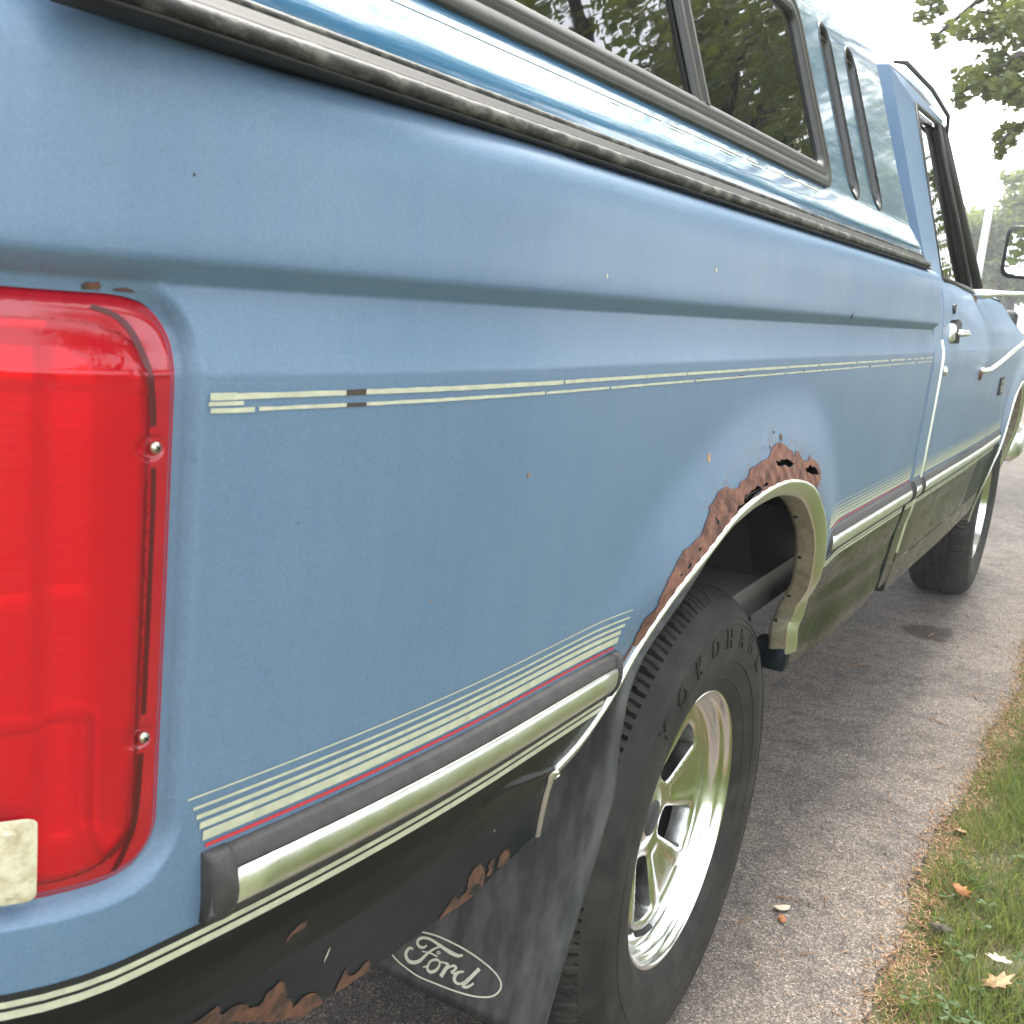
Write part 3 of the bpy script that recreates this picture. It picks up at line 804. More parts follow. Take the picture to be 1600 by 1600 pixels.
def Mrev(u, z):
    d = -rrect_sd(u, z, *rl, .004); d2 = -rrect_sd(u, z, rl[0] + .0045, rl[1] - .0055, rl[2] + .004, rl[3] - .005, .003)
    return M(u, z, -.0006 + .0016 * smooth(0, .0015, d) + .0014 * smooth(0, .001, d2), H_nolens)
g = gridpts(np.arange(-1.262, -1.134, .003), np.arange(.793, .842, .003))
pr = []
for d in (.0006, .0012, .002): pr += rrect(rl[0] + d, rl[1] - d, rl[2] + d, rl[3] - d, .004 - d, 4)
for d in (0, .0005, .001): pr += rrect(rl[0] + .0045 + d, rl[1] - .0055 - d, rl[2] + .004 + d, rl[3] - .005 - d, .003 - d, 4)
panel('reverse_lens', rrect(*rl, .004, 4), [], g + pr, Mrev, MT['white_lens'], tail, nrm=True, step=.004)
for su, sz in ((-1.1000, 1.0363), (-1.1001, .8735)):
    c = Vector(M(su, sz, -.0052, H_nolens)); e = Vector(M(su, sz, .01, H_nolens)); n = (e - c).normalized()
    m2 = MB(); m2.tube([c, c + n * .0022, c + n * .0036, c + n * .0042], [.0034, .0034, .0026, .0010], 14); s = m2.build('lens_screw', MT['screw'], tail)
    a = n.orthogonal().normalized(); b = n.cross(a)
    for q, w in ((a, b), (b, a)):
        m3 = MB(); k = c + n * .0040
        vv = [k + q * sx * .0019 + w * sy * .00045 + n * sz2 for sx in (-1, 1) for sy in (-1, 1) for sz2 in (-.001, .0004)]
        m3.add(vv, [(0, 1, 3, 2), (4, 6, 7, 5), (0, 4, 5, 1), (2, 3, 7, 6), (0, 2, 6, 4), (1, 5, 7, 3)]); m3.build('screw_slot', MT['near_black'], tail, False)
panel('rust_spot', jagged([(-1.122, 1.1150), (-1.121, 1.1190), (-1.1175, 1.1192), (-1.1165, 1.1150)], .0006, .002), [], [], lambda u, z: M(u, z, .0012), MT['rust2'], TRUCK, nrm=True, step=.002)
panel('rust_spot', jagged([(-1.1125, 1.1152), (-1.111, 1.1170), (-1.107, 1.1165), (-1.104, 1.1150)], .0004, .002), [], [], lambda u, z: M(u, z, .0012), MT['rust2'], TRUCK, nrm=True, step=.002)

# ------------------------------------------------------------------ tailgate, far side, floor of the truck
xr = M(-1.5, 1.0)[0]
mb = MB(); mb.box((xr + .012, M(-1.5, 1.0)[1] + .012, .62), (xr + .05, 1.60, 1.225), .008); tg = mb.build('tailgate', MT['blue'], TRUCK)
mb = MB(); mb.box((xr + .004, .75, 1.06), (xr + .02, 1.09, 1.12), .006); mb.build('tailgate_handle', MT['rubber'], tg)
mb = MB(); mb.box((xr - .16, .10, .44), (xr + .02, 1.74, .565), .02); mb.build('rear_bumper', MT['chrome'], TRUCK)
uu = list(np.arange(-1.5, 1.1, .05)); zz = zlines(.56, 1.246, .05)
V = []; F = []
for u in uu:
    for z in zz:
        q = M(u, z, 0, H0); V.append((q[0], 1.84 - q[1], q[2]))
n = len(zz)
for i in range(len(uu) - 1):
    for k in range(n - 1): F.append((i * n + k, i * n + k + 1, (i + 1) * n + k + 1, (i + 1) * n + k))
mesh('far_bed_side', V, F, MT['blue'], TRUCK)
mb = MB()
mb.box((-1.12, .03, .60), (1.06, 1.81, .66)); mb.box((-1.10, .36, .40), (3.7, .44, .54)); mb.box((-1.10, 1.40, .40), (3.7, 1.48, .54))
mb.box((1.02, .02, .58), (1.06, 1.82, 1.20)); mb.box((-.55, .30, .66), (.45, .42, .92)); mb.box((2.55, .25, .45), (3.85, 1.6, .95))
mb.box((.2, .5, .36), (1.9, 1.3, .58)); mb.tube([(0, .12, .352), (0, 1.72, .352)], .05, 10)
mb.build('underbody', MT['under'], TRUCK)

# ------------------------------------------------------------------ mud flap with lettering
FZ = [.28, .30, .40, .60, .70, .745, .79, .83]; FX = [-.555, -.552, -.53, -.465, -.445, -.42, -.355, -.30]
FEZ = [.28, .33, .36, .44, .53, .60, .66, .72, .76, .79, .83]; FEY = [-.040, -.043, -.0468, -.0532, -.060, -.0648, -.060, -.0600, -.066, -.0733, -.080]
def flap(y, z, off=0.0): return (float(np.interp(z, FZ, FX)) - off + .004 * math.sin(y * 18 + z * 6), y, z)
V = []; F = []
zs = np.concatenate([np.linspace(.333, .70, 30), np.linspace(.71, .83, 16)]); N = 26
for off in (0, -.006):
    for z in zs:
        e = float(np.interp(z, FEZ, FEY))
        for k in range(N + 1):
            y = e + (.285 - e) * k / N
            zz_ = z
            if z < .40: zz_ = .3345 + (z - .333) / .067 * (.40 - .3345) + max(0, y - .02) * .085 * (1 - (z - .333) / .067)
            V.append(flap(y, zz_, off))
m_ = N + 1; L_ = len(zs); B_ = m_ * L_
for b, fl in ((0, False), (B_, True)):
    for i in range(L_ - 1):
        for k in range(N):
            q = (b + i * m_ + k, b + (i + 1) * m_ + k, b + (i + 1) * m_ + k + 1, b + i * m_ + k + 1); F.append(q[::-1] if fl else q)
for i in range(L_ - 1): F.append((i * m_, B_ + i * m_, B_ + (i + 1) * m_, (i + 1) * m_))
for k in range(N): F.append((k, k + 1, B_ + k + 1, B_ + k))
FLAP = mesh('mud_flap', V, F, MT['flap'], TRUCK)

def ribbon(name, pts, w, parent, fn, m, sm=5, off=.0015):
    C = catmull(pts, sm); W = np.interp(np.linspace(0, 1, len(C)), np.linspace(0, 1, len(w)), w)
    V = []; F = []
    for i, (y, z) in enumerate(C):
        t = np.array(C[min(i + 1, len(C) - 1)]) - np.array(C[max(i - 1, 0)]); t = t / (np.linalg.norm(t) + 1e-9); n = np.array((-t[1], t[0])) * W[i] / 2
        for s in (-1, 1): V.append(fn(y + s * n[0], z + s * n[1], off))
    for i in range(len(C) - 1): F.append((2 * i, 2 * i + 1, 2 * i + 3, 2 * i + 2))
    return V, F
LOGO = [
 ([(.1217, .3843), (.1262, .3839), (.1293, .3793), (.1292, .374), (.1247, .3699), (.1178, .3704), (.1111, .3747), (.1058, .382), (.1005, .3888), (.0948, .3943), (.0894, .3977)], [.0022, .003, .0038, .0042, .0044, .0044, .004, .0032, .0026, .0024, .002]),
 ([(.1058, .3939), (.1098, .39), (.1153, .3897), (.1182, .3931), (.1162, .3978), (.1102, .4008), (.1021, .4014), (.0933, .3997), (.0846, .3976), (.0746, .3956), (.0664, .3952), (.0609, .3977)], [.0018, .003, .0036, .0036, .0034, .003, .003, .0036, .0044, .005, .004, .0022]),
 ([(.1105, .3855), (.1041, .3866), (.0987, .3871), (.093, .3865), (.0902, .3863)], [.0012, .002, .002, .002, .0014]),
 ([(.0906, .3925), (.0882, .3917), (.0899, .3895), (.0922, .3903), (.0906, .3925)], [.0011] * 5),
 ([(.1057, .3694), (.1008, .3723), (.098, .3782), (.0928, .3824), (.0878, .3828), (.0863, .3781), (.0895, .3711), (.0955, .3674), (.0998, .3692), (.0994, .3752), (.0969, .3795), (.0906, .382), (.0851, .382)], [.0016, .0022, .0028, .0024, .0020, .0026, .0034, .004, .0034, .0026, .002, .0018, .002]),
 ([(.0851, .382), (.0791, .3826), (.0762, .3817), (.0787, .375), (.0823, .3667)], [.0018, .0024, .0036, .0046, .0048]),
 ([(.0787, .375), (.0738, .3802), (.069, .3831), (.0663, .3817), (.0684, .3775), (.0714, .3759)], [.0022, .0026, .0030, .0034, .0026, .0018]),
 ([(.0714, .3759), (.0684, .3746), (.0637, .3775)], [.0016, .0020, .0016]),
 ([(.0563, .3807), (.0624, .3779), (.0658, .3721), (.0647, .3673), (.0597, .366), (.0544, .3693), (.0499, .3761)], [.002, .0032, .0042, .004, .003, .0022, .0018]),
 ([(.039, .3896), (.0449, .3806), (.0509, .3715), (.0543, .3659), (.0508, .3651), (.0461, .3683), (.0424, .3723)], [.0042, .0042, .0042, .004, .0032, .0028, .002])]
V = []; F = []
for pts, w in LOGO:
    v, f = ribbon('x', pts, [q * .95 for q in w], None, flap, None); n = len(V); V += v; F += [tuple(i + n for i in q) for q in f]
logo = mesh('script_lettering', V, F, MT['logo'], FLAP)
OVAL = [(.1131, .4058), (.0983, .4073), (.0816, .4067), (.062, .4044), (.0449, .4008), (.0291, .3956), (.0173, .3896), (.0112, .3828), (.0113, .3748), (.0174, .3669), (.0281, .3618), (.0432, .3585), (.0644, .357), (.0863, .3572), (.1086, .3578), (.1233, .3608), (.1354, .3641), (.1458, .3687), (.1580, .3770), (.1615, .385), (.158, .393), (.147, .3995), (.131, .404), (.1131, .4058)]
V, F = ribbon('x', OVAL, [.0019] * 8, None, flap, None, 6, .0016)
mesh('logo_oval', V, F, MT['logo'], FLAP)

# ------------------------------------------------------------------ wheels
RT = .364; HC = .352
def lathe(prof, n, cx=0, cz=0, closed=False):
    V = []; F = []; k = len(prof)
    for i in range(n):
        a = 2 * math.pi * i / n; c, s = math.cos(a), math.sin(a)
        for r, y in prof: V.append((cx + r * c, y, cz + r * s))
    for i in range(n):
        j = (i + 1) % n
        for q in range(k - 1): F.append((i * k + q, i * k + q + 1, j * k + q + 1, j * k + q))
    return V, F

def tyre_mesh():
    # outer sidewall -> tread -> inner sidewall, (r, y)
    prof = [(.200, .010), (.203, .002), (.209, -.004), (.216, -.0085), (.228, -.0140), (.2285, -.0152), (.242, -.0185), (.256, -.0210), (.2565, -.0224), (.268, -.0235), (.280, -.0238), (.2805, -.0228), (.296, -.0218), (.312, -.0186), (.3125, -.0200),
            (.321, -.0150), (.3215, -.0165), (.330, -.0105), (.338, -.004), (.3445, .0025), (.350, .009), (.3535, .014), (.3565, .0205), (.3585, .028)]
    tw = [.0340, .040, .046, .0475, .052, .0535, .062, .070, .0715, .076, .0775, .088, .098, .104, .1055, .110, .1115, .120, .130, .1315, .136, .1375, .146, .152, .158, .164]
    prof += [(.3600 + .003 * math.sin(math.pi * (y - .034) / .13), y) for y in tw]
    prof += [(.3585, .170), (.353, .182), (.340, .194), (.320, .204), (.280, .212), (.240, .208), (.210, .195), (.200, .185)]
    prof = np.array(prof); n = 840; V = []; F = []; k = len(prof)
    for i in range(n):
        a = 2 * math.pi * i / n; c, s = math.cos(a), math.sin(a)
        for q, (r, y) in enumerate(prof):
            if y > .0475 and y < .150 and r > .355 and any(abs(y - g) < .0028 for g in (.050, .0738, .1078, .1340)): r -= .0075
            ph = (a * 180 / math.pi / (360 / 70)) % 1.0
            if r > .345 and y < .048:
                sh = (ph + y * 5) % 1.0
                if sh < .20: r -= .0105 * min(1, (r - .342) / .010)
                elif .54 < sh < .63 and y > .008: r -= .0065
            if .150 < y < .182 and r > .345:
                if (ph + .4) % 1.0 < .16: r -= .0065
            if .054 < y < .146 and r > .35:
                sh = (ph * 1.0 + y * 14) % 1.0
                if sh < .11: r -= .0055
            if .3225 < r < .3395 and y < .03:
                r -= .0009 * (1 if (a * 180 / math.pi * 1.55 + r * 300) % 1.0 < .5 else 0)
            if r < .2005 or True: V.append((r * c, y, r * s))
    for i in range(n):
        j = (i + 1) % n
        for q in range(k - 1): F.append((i * k + q, i * k + q + 1, j * k + q + 1, j * k + q))
    return V, F

def tyre_letters(text, a0, pitch, rbase, size):
    cu = bpy.data.curves.new('letters', 'FONT'); V = []; F = []
    for idx, ch in enumerate(text):
        cu.body = ch; cu.size = size * 1.35; cu.align_x = 'CENTER'; cu.resolution_u = 3
        o = bpy.data.objects.new('tmp', cu); COL.objects.link(o)
        dg = bpy.context.evaluated_depsgraph_get(); dg.update()
        me = bpy.data.meshes.new_from_object(o.evaluated_get(dg))
        ang = R(a0 - pitch * idx); b = len(V); nv = len(me.vertices)
        yy = lambda r: np.interp(r, [.256, .268, .28, .2805, .296, .312], [-.021, -.0235, -.0238, -.0236, -.0222, -.0190])
        for lift in (.0022, -.002):
            for v in me.vertices:
                r = rbase + v.co.y; a = ang - v.co.x * .88 / rbase
                V.append((r * math.cos(a), yy(r) - lift, r * math.sin(a)))
        for p in me.polygons: F.append(tuple(b + i for i in p.vertices))
        ek = {}
        for p in me.polygons:
            vs = list(p.vertices)
            for i in range(len(vs)): ek.setdefault(tuple(sorted((vs[i], vs[i - 1]))), []).append((vs[i - 1], vs[i]))
        for e in ek.values():
            if len(e) == 1: i, j = e[0]; F.append((b + i, b + nv + i, b + nv + j, b + j))
        bpy.data.objects.remove(o); bpy.data.meshes.remove(me)
    return V, F

def wheel(loc):
    w = empty('wheel', loc); attach(w, TRUCK)
    V, F = tyre_mesh(); ty = mesh('tyre', V, F, MT['tyre'], None, True); ty.data.set_sharp_from_angle(angle=R(38)); ty.parent = w
    for k_, ch in enumerate('YOKOHAMA'):
        V, F = tyre_letters(ch, 131.5 - 12.2 * k_, 0, .2790, .0295); lt = mesh('raised_letter', V, F, MT['tyre'], None, False); lt.parent = w
    # rim: lip and barrel, then the pierced face
    lip = [(.1990, .016), (.2050, .006), (.2085, .0015), (.2090, -.0015), (.2075, -.0040), (.2045, -.0030), (.2020, .0005), (.2005, .006), (.1985, .0095), (.1945, .0110), (.1925, .0135), (.1905, .020), (.1885, .0275), (.1855, .0315), (.1820, .0330)]
    V, F = lathe(lip, 128); rim = mesh('rim', V, F, MT['alloy'], None, True); rim.parent = w
    cents = [R(-26 + 72 * k) for k in range(5)]
    wins = []
    for c in cents:
        q = []
        rad = [(.152, -13.5), (.152, 13.5), (.074, 21), (.062, 0), (.074, -21)]
        P = [(r * math.cos(c + R(a)), r * math.sin(c + R(a))) for r, a in [(.154, -13.5), (.156, 0), (.154, 13.5), (.112, 15), (.070, 19), (.063, 0), (.070, -19), (.112, -15)]]
        # round the corners
        Pr = resample(P, .004); S = Pr.copy()
        for _ in range(5): S = (np.roll(S, 1, 0) + 2 * S + np.roll(S, -1, 0)) / 4
        wins.append([tuple(x) for x in S])
    def face_y(x, z):
        r = math.hypot(x, z); a = math.atan2(z, x)
        y = float(np.interp(r, [0, .030, .036, .046, .055, .10, .155, .168, .1825], [.048, .048, .050, .0545, .054, .0445, .0338, .0325, .0330]))
        d = min(abs((a - c + math.pi) % (2 * math.pi) - math.pi) for c in cents)      # angle from the nearest window
        e = abs(d - R(36)) * max(r, .02)                                              # distance from the spoke centre line
        if .07 < r < .17:
            wd = .010 + (r - .07) * .30
            y += .0022 * smooth(wd + .003, wd - .002, e) * smooth(.07, .085, r) * smooth(.166, .158, r)
        dw = min(float(seg_dist(wn_, [(x, z)], True)[0]) for wn_ in wins) if .05 < r < .17 else 1
        y += .0035 * (1 - smooth(0, .006, dw))
        return y
    outer = [(.1825 * math.cos(t), .1825 * math.sin(t)) for t in np.linspace(0, 2 * math.pi, 161)[:-1]]
    g = [(r * math.cos(t), r * math.sin(t)) for r in np.concatenate([np.arange(.004, .06, .006), np.arange(.06, .182, .0045)]) for t in np.linspace(0, 2 * math.pi, max(8, int(2 * math.pi * r / .005)))[:-1]]
    fc = panel('rim_face', outer, wins, g, lambda x, z: (x, face_y(x, z), z), MT['alloy'], None, nrm=False, step=.006)
    fc.parent = w
    for wn_ in wins:
        V = []; F = []; Pn = resample(wn_, .004); n = len(Pn)
        for x, z in Pn: V.append((x, face_y(x, z), z))
        for x, z in Pn: V.append((x * .985, face_y(x, z) + .028, z * .985))
        for i in range(n): j = (i + 1) % n; F.append((i, j, n + j, n + i))
        ed = mesh('window_edge', V, F, MT['alloy'], None, True); ed.parent = w
    V, F = lathe([(0, .043), (.020, .044), (.027, .046), (.029, .050), (.029, .065)], 40); cp = mesh('centre_cap', V, F, MT['rubber'], None, True); cp.parent = w
    V, F = lathe([(0, .085), (.10, .085), (.135, .088), (.140, .095), (.141, .15), (.19, .155), (.20, .185)], 64); dr = mesh('brake_drum', V, F, MT['steel'], None, True); dr.parent = w
    V, F = lathe([(.1815, .033), (.1800, .05), (.1790, .10), (.185, .18)], 64); dr = mesh('rim_barrel', V, F, MT['steel'], None, True); dr.parent = w
    m2 = MB(); a = R(-112); m2.tube([(.168 * math.cos(a), .030, .168 * math.sin(a)), (.160 * math.cos(a), .018, .160 * math.sin(a)), (.148 * math.cos(a), .010, .148 * math.sin(a))], [.0055, .005, .004], 10)
    v = m2.build('valve_stem', MT['rubber'], None); v.parent = w
    return w
W1 = wheel((0, 0, HC))
def copy_tree(o, parent=None, local=False):
    c = o.copy(); COL.objects.link(c)
    if parent is not None:
        c.parent = parent
    for ch in list(o.children): copy_tree(ch, c)
    return c
for loc, flip in (((3.378, .012, HC), False), ((0, 1.84, HC), True), ((3.378, 1.83, HC), True)):
    c = copy_tree(W1, TRUCK)
    c.matrix_parent_inverse = W1.matrix_parent_inverse.copy(); c.location = loc
    if flip: c.rotation_euler = (0, 0, math.pi)

# ------------------------------------------------------------------ cab: corner, door, fender, sills
def gz(z0, z1): return zlines(z0, z1, .03)
def edged(fn, e0, e1, r=.006):
    """fn with both ends rolled inward beyond e0 and e1"""
    def g(u, z, off=0.0):
        if u < e0: t = e0 - u; a = min(t / r, math.pi / 2); return fn(e0 - r * math.sin(a), z, off - r * (1 - math.cos(a)) - max(0, t - r * 1.571))
        if u > e1: t = u - e1; a = min(t / r, math.pi / 2); return fn(e1 + r * math.sin(a), z, off - r * (1 - math.cos(a)) - max(0, t - r * 1.571))
        return fn(u, z, off)
    return g
def cab_panel(name, u0, u1, z0, z1, m, holes=(), outer=None, step=.03, parent=TRUCK, r=.006, fn0=Mcab):
    ext = .022; e0, e1 = u0 + r, u1 - r
    uu = [e0 - k for k in (.018, .012, .0094, .006, .003, 0)] + list(np.arange(e0 + .03, e1 - .01, .05)) + [e1 + k for k in (0, .003, .006, .0094, .012, .018)]
    if outer is None: outer = [(e0 - ext, z0), (e1 + ext, z0), (e1 + ext, z1), (e0 - ext, z1)]
    return panel(name, outer, list(holes), gridpts(uu, gz(z0, z1)), edged(fn0, e0, e1, r), m, parent, nrm=True, step=step)
ZBELT = 1.236
def Hcab(u, z):
    """cab shoulder: rounds in towards the belt line, more so further forward"""
    h = float(np.interp(z, [.45, .53, .58, .62, .675, .70, .76, .82, .95, 1.055, 1.075, 1.095, 1.105, 1.13, 1.18, 1.215, 1.236],
                        [.015, .029, .0375, .0425, .0500, .0565, .0645, .0685, .0715, .0725, .0705, .064, .062, .061, .055, .044, .028]))
    k = smooth(1.25, 2.4, u)
    return h - k * .055 * smooth(1.07, 1.236, z) ** 1.3
def Mc(u, z, off=0.0): return M(u, z, off, Hcab)
cab = cab_panel('cab_corner', 1.122, 1.232, .7365, ZBELT, MT['blue'], fn0=Mc)
cab_panel('lower_cab_corner', 1.122, 1.232, .530, .7365, MT['dark2'], fn0=Mc)
door = cab_panel('door', 1.240, 2.40, .7365, ZBELT, MT['blue'], fn0=Mc)
cab_panel('lower_door', 1.240, 2.40, .575, .7365, MT['dark2'], parent=door, fn0=Mc)
cab_panel('sill', 1.235, 2.84, .50, .571, MT['dark2'], fn0=Mc)
# chrome strip added for the light glinting along the door edge
V = []; F = []
zs = np.linspace(.60, 1.10, 40)
for z in zs:
    for du, o in ((-.0035, -.006), (-.0030, .0006), (.0, .0022), (.0045, .0018), (.005, .0)): V.append(Mc(1.2435 + du, z, o))
for i in range(len(zs) - 1):
    for k in range(4): F.append((i * 5 + k, i * 5 + k + 1, (i + 1) * 5 + k + 1, (i + 1) * 5 + k))
mesh('door_edge_glint', V, F, MT['chrome'], door)
# fender with the front arch
FX0 = 3.378
FARCH = catmull([(FX0 - .47, .44), (FX0 - .475, .60), (FX0 - .455, .72), (FX0 - .40, .82), (FX0 - .30, .895), (FX0 - .15, .935), (FX0, .945), (FX0 + .15, .935), (FX0 + .30, .895), (FX0 + .41, .81), (FX0 + .46, .70), (FX0 + .48, .60), (FX0 + .48, .52)], 5)
FA = np.array(FARCH)
def Hf(u, z):
    d = float(seg_dist(FA, [(u, z)])[0]) if u > 2.7 else 1
    return Hcab(u, z) + .016 * (1 - smooth(0, .10, d)) * smooth(.5, .7, z) - .05 * smooth(3.0, 4.0, u) * smooth(1.0, 1.2, z)
def Mf(u, z, off=0.0): return M(u, z, off, Hf)
fpoly = FARCH + [(FX0 + .48, .2), (FX0 - .47, .2)]
ZH = 1.236
fender = panel('front_fender', [(2.386, .7365), (4.02, .7365), (4.02, 1.20), (3.4, 1.225), (2.386, ZH)], [fpoly], gridpts(list(np.arange(2.42, 4.02, .04)), gz(.74, ZH)) + [(FA[i][0] + d * (FA[i][0] - FX0) / .5, FA[i][1] + d * (FA[i][1] - .5) / .5) for d in (.01, .025, .045, .07, .1) for i in range(0, len(FA), 2)], Mf, MT['blue'], TRUCK, nrm=True, step=.025)
for fa_, fb_ in ((2.408, 3.2), (3.5, 4.02)):
    panel('lower_fender', [(fa_, .575), (fb_, .575), (fb_, .7365), (fa_, .7365)], [fpoly], gridpts(list(np.arange(2.42, 4.0, .05)), gz(.58, .7365)), Mf, MT['dark'], fender, nrm=True, step=.03)
arch_trim(FARCH, Mf, Hf, parent=TRUCK, w=.022)
V = []; F = []
prof = [(FX0 + .52 * math.cos(R(a)), .42 + .55 * math.sin(R(a))) for a in range(-5, 186, 6)]
for y in (.05, .45):
    for a, b in prof: V.append((a, y, b))
n = len(prof)
for k in range(n - 1): F.append((k, k + 1, n + k + 1, n + k))
F.append(tuple(n + k for k in range(n)))
mesh('wheel_housing', V, F, MT['near_black'], TRUCK)
mb = MB(); mb.box((2.87, .06, .36), (2.885, .26, .56), .004); mb.build('rocker_sheen_plate', MT['flange'], TRUCK)  # added beige plate; its colour stands in for the rocker end's reflection
# stripes on cab
for (a, b) in ((1.128, 1.226), (1.25, 2.39), (2.41, 2.86)):
    for _, _, z0, z1 in LOWS: stripe('pinstripe', [(a, b, z0, z1, 0)], MT['cream'], fn=Mc)
    stripe('pinstripe', [(a, b, .7284, .7325, 0)], MT['cream'], fn=Mc); stripe('pinstripe', [(a, b, .7207, .7260, 0)], MT['cream'], fn=Mc)
# fender badge
mb = MB()
V = []; F = []
q = rrect(2.50, 2.60, .925, .985, .008, 3)
for o in (.0, .006): V += [Mf(u, z, o) for u, z in q]
n = len(q); F = [(i, (i + 1) % n, n + (i + 1) % n, n + i) for i in range(n)] + [tuple(n + i for i in range(n))]
badge = mesh('fender_badge', V, F, MT['rubber'], fender, False)
V, F = [], []
for (a, b, c, d) in ((2.51, .935, 2.525, .975), (2.51, .968, 2.545, .975), (2.51, .952, 2.538, .958), (2.553, .935, 2.562, .975), (2.57, .935, 2.592, .941), (2.57, .969, 2.592, .975), (2.57, .935, 2.576, .975), (2.586, .935, 2.592, .975)):
    n = len(V); V += [Mf(a, b, .0068), Mf(c, b, .0068), Mf(c, d, .0068), Mf(a, d, .0068)]; F.append((n, n + 1, n + 2, n + 3))
mesh('badge_lettering', V, F, MT['screw'], badge, False)

# greenhouse: (x, y, z) corner points of the right side, the left is mirrored at y = .92
def mir(p): return (p[0], 1.84 - p[1], p[2])
zb = lambda u: Mc(u, ZBELT)
B0 = zb(1.126); B1 = zb(1.335); A0 = zb(2.40)
T0 = (1.20, .135, 1.640); T1 = (1.385, .105, 1.585); TA = (2.02, .150, 1.62)
def quadgrid(a, b, c, d, n=10, m=10, bow=0.0):
    """a-b lower edge, d-c upper edge"""
    a, b, c, d = map(np.array, (a, b, c, d)); V = []; F = []
    for i in range(n + 1):
        s = i / n
        for j in range(m + 1):
            t = j / m; p = (a * (1 - s) + b * s) * (1 - t) + (d * (1 - s) + c * s) * t
            p = p + np.array((0, -bow * 4 * t * (1 - t), 0)); V.append(tuple(p))
    for i in range(n):
        for j in range(m): F.append((i * (m + 1) + j, (i + 1) * (m + 1) + j, (i + 1) * (m + 1) + j + 1, i * (m + 1) + j + 1))
    return V, F
tt = (1.385, .136, 1.640); tf = (2.00, .145, 1.632)
for f, nm in (((lambda p: p), 'cab_frame'), (mir, 'far_cab_frame')):
    V = []; F = []
    for q, a_, b_ in (((B0, B1, T1, T0), 6, 12), ((T1, TA, tf, tt), 6, 3), ((T0, T1, tt, (1.21, .137, 1.6405)), 6, 3)):
        v, ff = quadgrid(*[f(p) for p in q], a_, b_); n = len(V); V += v; F += [tuple(i + n for i in k) for k in ff]
    mesh(nm, V, F, MT['blue'], TRUCK)
# back of the pillar and cab rear wall
V, F = quadgrid(B0, T0, mir(T0), mir(B0), 8, 8); mesh('cab_rear_wall', V, F, MT['blue'], TRUCK)
# roof
rs = [(1.20, .135, 1.640), (1.22, .16, 1.672), (1.24, .24, 1.705), (1.26, .45, 1.722), (1.26, .92, 1.73)]
rf = [(2.00, .145, 1.632), (2.00, .17, 1.665), (2.00, .25, 1.695), (2.00, .45, 1.712), (2.00, .92, 1.72)]
rs += [mir(p) for p in rs[-2::-1]]; rf += [mir(p) for p in rf[-2::-1]]
V = rs + [tuple((np.array(a) + np.array(b)) / 2 + np.array((0, 0, .012))) for a, b in zip(rs, rf)] + rf; n = len(rs)
F = [(k * n + i, (k + 1) * n + i, (k + 1) * n + i + 1, k * n + i + 1) for k in range(2) for i in range(n - 1)] + [tuple(range(n))]
roof = mesh('roof', V, F, MT['blue'], TRUCK)
mb = MB(); mb.tube([(1.17, .118, 1.640), (1.25, .110, 1.652), (1.6, .112, 1.652), (1.95, .125, 1.640), (2.06, .138, 1.600)], [.003, .0055, .0055, .0055, .003], 8); mb.build('drip_rail', MT['frame'], TRUCK)
# door upper frame, glass
def lerp(a, b, t): return tuple((1 - t) * np.array(a) + t * np.array(b))
g0 = lerp(B1, A0, .035); g1 = lerp(B1, A0, .985)
off = lambda p, d: (p[0], p[1] + d, p[2])
V, F = quadgrid(off(g0, .014), off(g1, .014), off(TA, .012), off(lerp(T1, TA, .03), .014), 6, 6); gl = mesh('door_window', V, F, MT['glass'], door)
mb = MB()
mb.tube([off(B1, .004), off(T1, .0), lerp(T1, TA, .5), TA], .006, 8); mb.build('window_channel', MT['frame'], door)
mb = MB(); mb.tube([off(A0, .0), lerp(A0, TA, .5), TA], [.020, .017, .013], 8); mb.build('front_pillar', MT['frame'], TRUCK)
mb = MB(); d0 = lerp(g0, g1, .72); d1 = lerp(T1, TA, .80); mb.tube([d0, d1], .009, 8); mb.build('vent_window_bar', MT['frame'], door)
mb = MB(); mb.tube([off(B1, -.001), off(lerp(B1, A0, .5), -.003), off(A0, -.001)], .007, 8); mb.build('belt_moulding', MT['frame'], door)
V, F = quadgrid(mir(B1), mir(A0), mir(TA), mir(T1), 4, 4); mesh('far_window', V, F, MT['glass'], TRUCK)
V, F = quadgrid((2.42, A0[1] + .02, A0[2]), mir((2.42, A0[1] + .02, A0[2])), mir((2.02, .165, 1.63)), (2.02, .165, 1.63), 8, 6); mesh('windscreen', V, F, MT['glass'], TRUCK)
# door trim interior in dark, bench
mb = MB(); mb.box((1.30, .14, .62), (1.80, 1.70, 1.02), .03); mb.box((1.22, .14, .95), (1.36, 1.70, 1.45), .03); mb.box((2.15, .10, .95), (2.40, 1.74, 1.20), .03); mb.build('cab_seat', MT['under'], TRUCK)
# hood
hs = []
for u in np.linspace(2.405, 4.02, 14):
    e = Mf(u, min(ZH, 1.236 - max(0, u - 3.4) * .058)); zz0 = e[2]
    row = [e, (u, e[1] + .02, zz0 + .012), (u, e[1] + .10, zz0 + .030), (u, .5, zz0 + .042), (u, .92, zz0 + .05)]
    row += [mir(p) for p in row[-2::-1]]; hs.append(row)
V = [p for r_ in hs for p in r_]; n = len(hs[0]); F = [(k * n + i, (k + 1) * n + i, (k + 1) * n + i + 1, k * n + i + 1) for k in range(len(hs) - 1) for i in range(n - 1)]
mesh('bonnet', V, F, MT['blue'], TRUCK)
